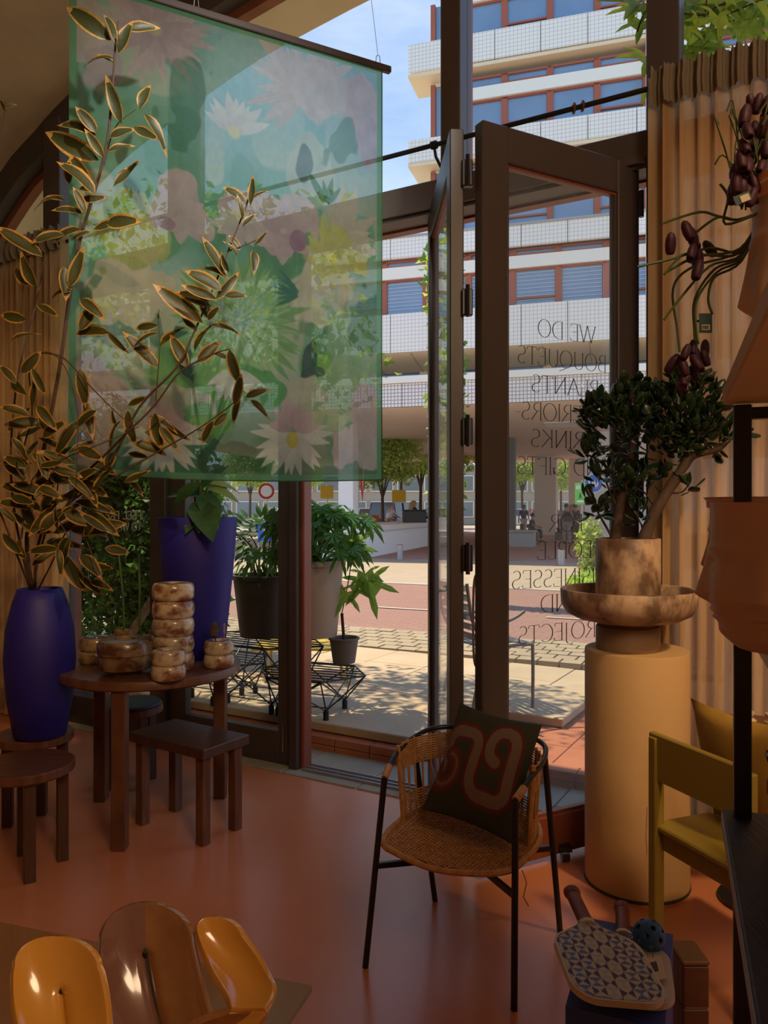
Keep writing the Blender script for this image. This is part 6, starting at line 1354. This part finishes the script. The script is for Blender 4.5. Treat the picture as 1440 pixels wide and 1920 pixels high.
ub = at(689,40); t_ = thing('utility_box', ub, 'grey street utility box with an orange poster on its side', 'utility box'); MB().bev(ub+Z3*.62, (.55,.5,1.24), .02).build('cabinet', 'grey_panel', t_); MB().bev(ub+V((.42,-.1,.62)), (.38,.05,1.15), .01).build('poster', 'orange', t_)
def polesign(x_, Y, zc, s, m_, label, nm='sign_post', rnd=False):
    p = at(x_, Y); t = thing(nm, p, label, 'sign'); MB().tube([p, p+Z3*(zc+s*.6)], .05, 8).build('pole', 'white_wall', t, True)
    if rnd: disc(p+V((0,-.08,zc)), s/2, 'clear_red', t, 'rim'); disc(p+V((0,-.08,zc)), s*.36, 'sign_white', t, 'disc', -.012)
    else: MB().bev(p+V((0,-.08,zc)), (s,.04,s), .01).build('board', m_, t)
polesign(613,38,2.35,.32*2,'yellow','orange square sign on a white pole at the far kerb'); polesign(500,34,2.3,.7,'red','round red-rimmed traffic sign seen left of the door post',rnd=True)
yb = at(748,50,0); t_ = thing('yellow_sign_board', yb, 'tall yellow sign board behind the parked cars', 'sign'); MB().bev(yb+Z3*1.9, (.9,.06,1.7), .01).build('board', 'yellow', t_); 
for s_ in (-.3,.3): MB().tube([yb+V((s_,0,0)), yb+V((s_,0,1.1))], .04, 6).build('leg', 'brushed', t_)
ab = at(500,24,0); t_ = thing('sandwich_board', ab, 'small blue sandwich board on the pavement behind the bushy plant', 'sign'); MB().bev(ab+V((0,0,.78)), (.55,.04,.62), .01).build('panel', 'sign_blue', t_); MB().box(ab+V((0,-.03,.88)), (.36,.01,.08)).build('lettering', 'sign_white', t_); 
for s_ in (-.25,.25): MB().bar(ab+V((s_,0,0)), ab+V((s_,0,.5)), .04).build('leg', 'brushed', t_)
bnr = at(672,30,0); t_ = thing('red_banner', bnr, 'red and white pennant hanging right of the white column', 'banner'); MB().tube([bnr, bnr+Z3*3.2], .03, 6).build('pole', 'brushed', t_); MB().prism([bnr+V((0,-.05,3.1)), bnr+V((.28,-.05,3.1)), bnr+V((.16,-.05,1.75))], V((0,.02,0))).build('cloth', 'red', t_); MB().prism([bnr+V((.17,-.06,3.1)), bnr+V((.23,-.06,3.1)), bnr+V((.16,-.06,2.2))], V((0,.008,0))).build('stripe', 'sign_white', t_)
TL_ = ['plane tree with a light green crown left of the cyclist', 'light green street tree above the dark blue car', 'light green street tree behind the seated woman', 'light green street tree seen in the narrow glass of the folded door', 'far light green tree left of the white column', 'light green tree seen in the left arcade opening', 'light green tree seen in the middle arcade opening', 'far street tree hidden mostly by the blue planter', 'tall street tree at the right of the door gap']
proto = None
for k, (x_, Y, s_) in enumerate(((716,34,.8),(752,52,1.1),(790,50,1.15),(842,44,1.2),(570,70,1.0),(978,66,1.15),(1052,64,1.0),(470,60,1.0),(812,62,1.3))):
    if proto is None:
        proto = tree(V((0,0,0)), 3.8, [((0,0,4.6),(1.8,1.8,1.3)),((.9,.2,5.6),(1.2,1.3,1.1)),((-1.0,0,5.3),(1.2,1.2,1.1)),((0,0,6.6),(1.1,1.1,1.0)),((-.6,0,3.7),(.9,.9,.6)),((1.0,0,3.9),(.9,.8,.6))], 5200, .20, ['leaf_far'], TL_[0], .13, None); t = proto
    else: t = dup(proto)
    t.location = at(x_, Y); t.scale = (s_*1.1, s_*1.1, s_); t.rotation_euler = (0,0,k*1.3); t['label'] = TL_[k]
# near tall shrub whose light foliage shows in the narrow glass
tree(V((.98,12.4,0)), 2.6, [((1.0,12.4,3.4),(.32,.3,1.3)),((.95,12.4,5.2),(.30,.3,1.1)),((1.0,12.4,1.9),(.26,.26,.6))], 3200, .12, ['leaf_bright','leaf_green'], 'slim young tree seen through the narrow glass of the folded door leaf', .03)
# ---------------------------------------------------------------- people far away
def skinned(name, pts, edges, mats, parent, rad_):
    me = bpy.data.meshes.new(name); o0 = wloc(parent); me.from_pydata([tuple(V(p)-o0) for p in pts], edges, []); me.materials.append(M[mats]); o = bpy.data.objects.new(name, me); col.objects.link(o); o.parent = parent
    md = o.modifiers.new('skin', 'SKIN'); md.use_smooth_shade = True
    for i, v_ in enumerate(me.skin_vertices[0].data): v_.radius = (rad_[i], rad_[i]); v_.use_root = (i == 0)
    sb = o.modifiers.new('sub', 'SUBSURF'); sb.levels = 1; sb.render_levels = 1; return o
def person(loc, rot, label, pose, shirt, trousers, hair, long_hair=False, sleeves=.5):
    t = thing('person', V((0,0,0)), label, 'person'); J = dict(pelvis=(0,0,.93), chest=(0,0,1.28), neck=(0,0,1.46), head=(0,-.02,1.60), top=(0,0,1.72),
      shl=(-.18,0,1.40), ell=(-.24,.02,1.12), wrl=(-.24,-.06,.88), shr=(.18,0,1.40), elr=(.24,.02,1.12), wrr=(.24,-.06,.88),
      hl=(-.09,0,.90), kl=(-.10,-.02,.50), al=(-.10,.02,.09), fl=(-.10,-.16,.04), hr=(.09,0,.90), kr=(.10,-.02,.50), ar=(.10,.02,.09), fr=(.10,-.16,.04))
    J.update(pose); Jv = {k: V(v) for k, v in J.items()}; names = list(J); rr_ = dict(pelvis=.12,chest=.14,neck=.055,head=.088,top=.07,shl=.06,ell=.042,wrl=.03,shr=.06,elr=.042,wrr=.03,hl=.09,kl=.06,al=.042,fl=.035,hr=.09,kr=.06,ar=.042,fr=.035)
    E = [('pelvis','chest'),('chest','neck'),('neck','head'),('head','top'),('chest','shl'),('shl','ell'),('ell','wrl'),('chest','shr'),('shr','elr'),('elr','wrr'),('pelvis','hl'),('hl','kl'),('kl','al'),('al','fl'),('pelvis','hr'),('hr','kr'),('kr','ar'),('ar','fr')]
    pts = [Jv[n] for n in names]; ed = [(names.index(a), names.index(b)) for a, b in E]; ra_ = [rr_[n] for n in names]
    for s_, w_, e2 in (('l','wrl','ell'),('r','wrr','elr')):
        d = (Jv[w_]-Jv[e2]).normalized(); sd_ = d.cross(V((0,1,.2))).normalized(); pi_ = len(pts); pts.append(Jv[w_]+d*.06); ra_.append(.032); ed.append((names.index(w_), pi_))
        for k in range(5): pts.append(Jv[w_]+d*(.12+.02*(k in (1,2,3)) if k else .07)+sd_*(.035*(k-2)/2*1.2 if k else -.06)); ra_.append(.009); ed.append((pi_, len(pts)-1))
    skinned('body', pts, ed, 'skin', t, ra_)
    lp = lambda a, b, k: Jv[a]*(1-k)+Jv[b]*k
    P = [Jv['pelvis'], Jv['chest'], lp('chest','neck',.8), Jv['shl'], lp('shl','ell',1) if sleeves > .6 else lp('shl','ell',.7), Jv['shr'], lp('shr','elr',1) if sleeves > .6 else lp('shr','elr',.7)]; e_ = [(0,1),(1,2),(1,3),(3,4),(1,5),(5,6)]; r_ = [.145,.165,.075,.078,.06,.078,.06]
    if sleeves > .9: P += [Jv['wrl'], Jv['wrr']]; e_ += [(4,7),(6,8)]; r_ += [.045,.045]
    skinned('shirt', P, e_, shirt, t, r_)
    sh_ = trousers[1]; P = [Jv['pelvis']+V((0,0,.03)), Jv['hl'], lp('hl','kl',.9), Jv['hr'], lp('hr','kr',.9)]; e_ = [(0,1),(1,2),(0,3),(3,4)]; r_ = [.145,.11,.085,.11,.085]
    if not sh_: P += [Jv['kl'], lp('kl','al',.9), Jv['kr'], lp('kr','ar',.9)]; e_ += [(2,5),(5,6),(4,7),(7,8)]; r_ += [.08,.065,.08,.065]
    skinned('trousers', P, e_, trousers[0], t, r_)
    for a, b in (('al','fl'),('ar','fr')): MB().tube([Jv[a]+V((0,.05,-.04)), lp(a,b,.6)-V((0,0,.02)), Jv[b]-V((0,0,.005))], [.045,.05,.03], 8).build('shoe', 'black_cloth', t, True)
    h = Jv['head']; hd_ = (Jv['top']-Jv['head']).normalized(); 
    if hair: 
        MB().lathe([(0,.155),(.06,.145),(.098,.09),(.105,.03),(.10,-.01)], h+V((0,.018,.0)), 14).build('hair', hair, t, True)
        if long_hair: MB().tube(smooth_pts([h+V((0,.05,.10)), h+V((0,.12,0)), h+V((0,.14,-.2)), h+V((0,.13,-.48))],3), [.06,.07,.09,.11,.12,.12,.13,.12,.10,.05][:10], 10).build('long_hair', hair, t, True)
    fc = MB(); 
    for s_ in (-1,1): fc.lathe([(0,-.01),(.012,0),(0,.01)], h+V((.034*s_,-.092,.02)), 8)
    fc.build('eyes', 'ink', t); MB().tube([h+V((0,-.088,.02)), h+V((0,-.118,-.02)), h+V((0,-.09,-.03))], [.008,.016,.01], 6).build('nose', 'skin', t, True); MB().tube([h+V((-.025,-.092,-.055)), h+V((0,-.098,-.057)), h+V((.025,-.092,-.055))], .006, 5).build('mouth', 'clear_red', t)
    for s_ in (-1,1): MB().lathe([(0,-.03),(.014,0),(0,.03)], h+V((.09*s_,.01,0)), 8).build('ear', 'skin', t, True)
    t.location = loc; t.rotation_euler = (0,0,rot); return t
walk = dict(kl=(-.10,-.16,.52), al=(-.10,-.05,.10), fl=(-.10,-.22,.05), kr=(.10,.02,.50), ar=(.10,.22,.12), fr=(.10,.10,.05), ell=(-.25,.10,1.14), wrl=(-.24,.12,.88), elr=(.25,-.04,1.12), wrr=(.24,-.2,.92))
sit = dict(pelvis=(0,0,.52), chest=(0,-.02,.86), neck=(0,-.03,1.04), head=(0,-.05,1.18), top=(0,-.03,1.30), shl=(-.18,-.02,.98), ell=(-.23,-.10,.74), wrl=(-.12,-.34,.68), shr=(.18,-.02,.98), elr=(.23,-.10,.74), wrr=(.12,-.34,.68), hl=(-.09,-.02,.50), kl=(-.11,-.42,.52), al=(-.11,-.42,.09), fl=(-.11,-.58,.04), hr=(.09,-.02,.50), kr=(.11,-.42,.52), ar=(.11,-.42,.09), fr=(.11,-.58,.04))
ride = dict(pelvis=(0,0,.98), chest=(0,-.16,1.30), neck=(0,-.26,1.46), head=(0,-.33,1.58), top=(0,-.33,1.70), shl=(-.18,-.2,1.42), ell=(-.22,-.36,1.20), wrl=(-.20,-.58,1.10), shr=(.18,-.2,1.42), elr=(.22,-.36,1.20), wrr=(.20,-.58,1.10), hl=(-.09,0,.95), kl=(-.11,-.38,.78), al=(-.11,-.28,.40), fl=(-.11,-.42,.34), hr=(.09,0,.95), kr=(.11,-.28,.58), ar=(.11,-.10,.22), fr=(.11,-.24,.16))
person(at(982,42), .2, 'man in a navy shirt and beige trousers walking past the arcade', walk, 'navy_cloth', ('beige_cloth', False), 'hair_dark')
cy = at(727,39); person(cy, 2.2, 'cyclist in a white shirt and khaki shorts riding down the street', ride, 'shirt_white', ('khaki', True), None)
bk_ = thing('bicycle', V((0,0,0)), 'dark bicycle under the man in the white shirt', 'bicycle')
for y_ in (.42,-.62):
    w_ = MB().tube([V((0,y_+.33*math.cos(a),.34+.33*math.sin(a))) for a in [k*math.pi/12 for k in range(24)]], .02, 6, closed=True).build('wheel', 'tyre', bk_, True)
    MB().tube([V((-.04,y_,.34)), V((.04,y_,.34))], .03, 8).build('hub', 'brushed', w_)
for a, b in (((0,.42,.34),(0,.05,.34)),((0,.05,.34),(0,.12,.86)),((0,.42,.34),(0,.11,.80)),((0,.05,.34),(0,-.45,.82)),((0,.11,.80),(0,-.44,.90)),((0,-.44,1.05),(0,-.62,.34))): MB().tube([a, b], .018, 6).build('frame_tube', 'car_blue', bk_)
MB().tube([(-.25,-.52,1.10),(0,-.46,1.06),(.25,-.52,1.10)], .015, 6).build('handlebar', 'black_metal', bk_); MB().box((0,.10,.88), (.14,.26,.06)).build('saddle', 'black_metal', bk_); bk_.location = cy; bk_.rotation_euler = (0,0,2.2)
sitw = dict(sit); sitw.update(kl=(-.11,-.40,.60), al=(-.11,-.74,.60), fl=(-.11,-.80,.72), kr=(.11,-.40,.60), ar=(.11,-.74,.60), fr=(.11,-.80,.72))
person(at(775,33.2,.55), 1.9, 'woman with long blond hair and a black top sitting on the white wall', sitw, 'black_cloth', ('black_cloth', False), 'hair_blond', True, 1)
person(at(975+22,36), 1.2, 'person in a black top seated at the left of the arcade group', sit, 'black_cloth', ('black_cloth', False), 'hair_dark'); person(at(1052,37.5), 2.2, 'person in a light grey top sitting in the arcade', sit, 'grey_cloth', ('black_cloth', False), 'hair_dark'); 
person(at(1062,33.5), 3.0, 'standing person with light shirt and dark backpack behind the green sign', {}, 'grey_cloth', ('grey_cloth', False), 'hair_dark', False, 1); person(at(1078,34.5), .3, 'standing person in dark clothes behind the green sign pole', {}, 'black_cloth', ('black_cloth', False), 'hair_dark', False, 1); person(at(1072,38), 2.6, 'woman with red-brown hair in black at the back of the arcade group', {}, 'black_cloth', ('black_cloth', False), 'hair_blond', True, 1)
bp3 = at(1062,33.3,1.2); t_ = thing('backpack', bp3, 'dark backpack worn by the standing person in the arcade', 'backpack'); MB().bev(bp3-V((0,.13,0)), (.28,.16,.42), .03).build('bag', 'black_cloth', t_)
for x_, Y, lab in ((997,36.4,'dark block seat under the person in black at the left'), (1052,37.9,'dark block seat under the person in light grey')): p = at(x_,Y); t_ = thing('block_seat', p, lab, 'seat'); MB().bev(p+Z3*.2, (.5,.5,.4), .02).build('block', 'col_dark', t_)

# repeats carry one group phrase each
GR = dict(onyx_vase='onyx ring vases on the round table', round_stool='low round stools in the left corner', tree='street trees', car='cars in the street', bollard='bollards by the arcade', person='people in the street and arcade', face_planter='planters with faces on the shelf unit',
 plant_pot='pots on the wire bench', paddle='bats on the blue plinth', curtain='tan curtains on the rod', candle_holder='candle holders on the side table', glazed_vase='vases on the dark shelf', glass_jar='jars on the back of the table', flower_stem='stems in the brown jars', block_seat='block seats in the arcade', sign_post='street sign posts')
tops = [o for o in bpy.data.objects if o.parent is None]
for o in tops:
    k = o.name.split('.')[0]
    if k in GR and o.get('label') and sum(1 for q in tops if q.name.split('.')[0] == k) > 1: o['group'] = GR[k]
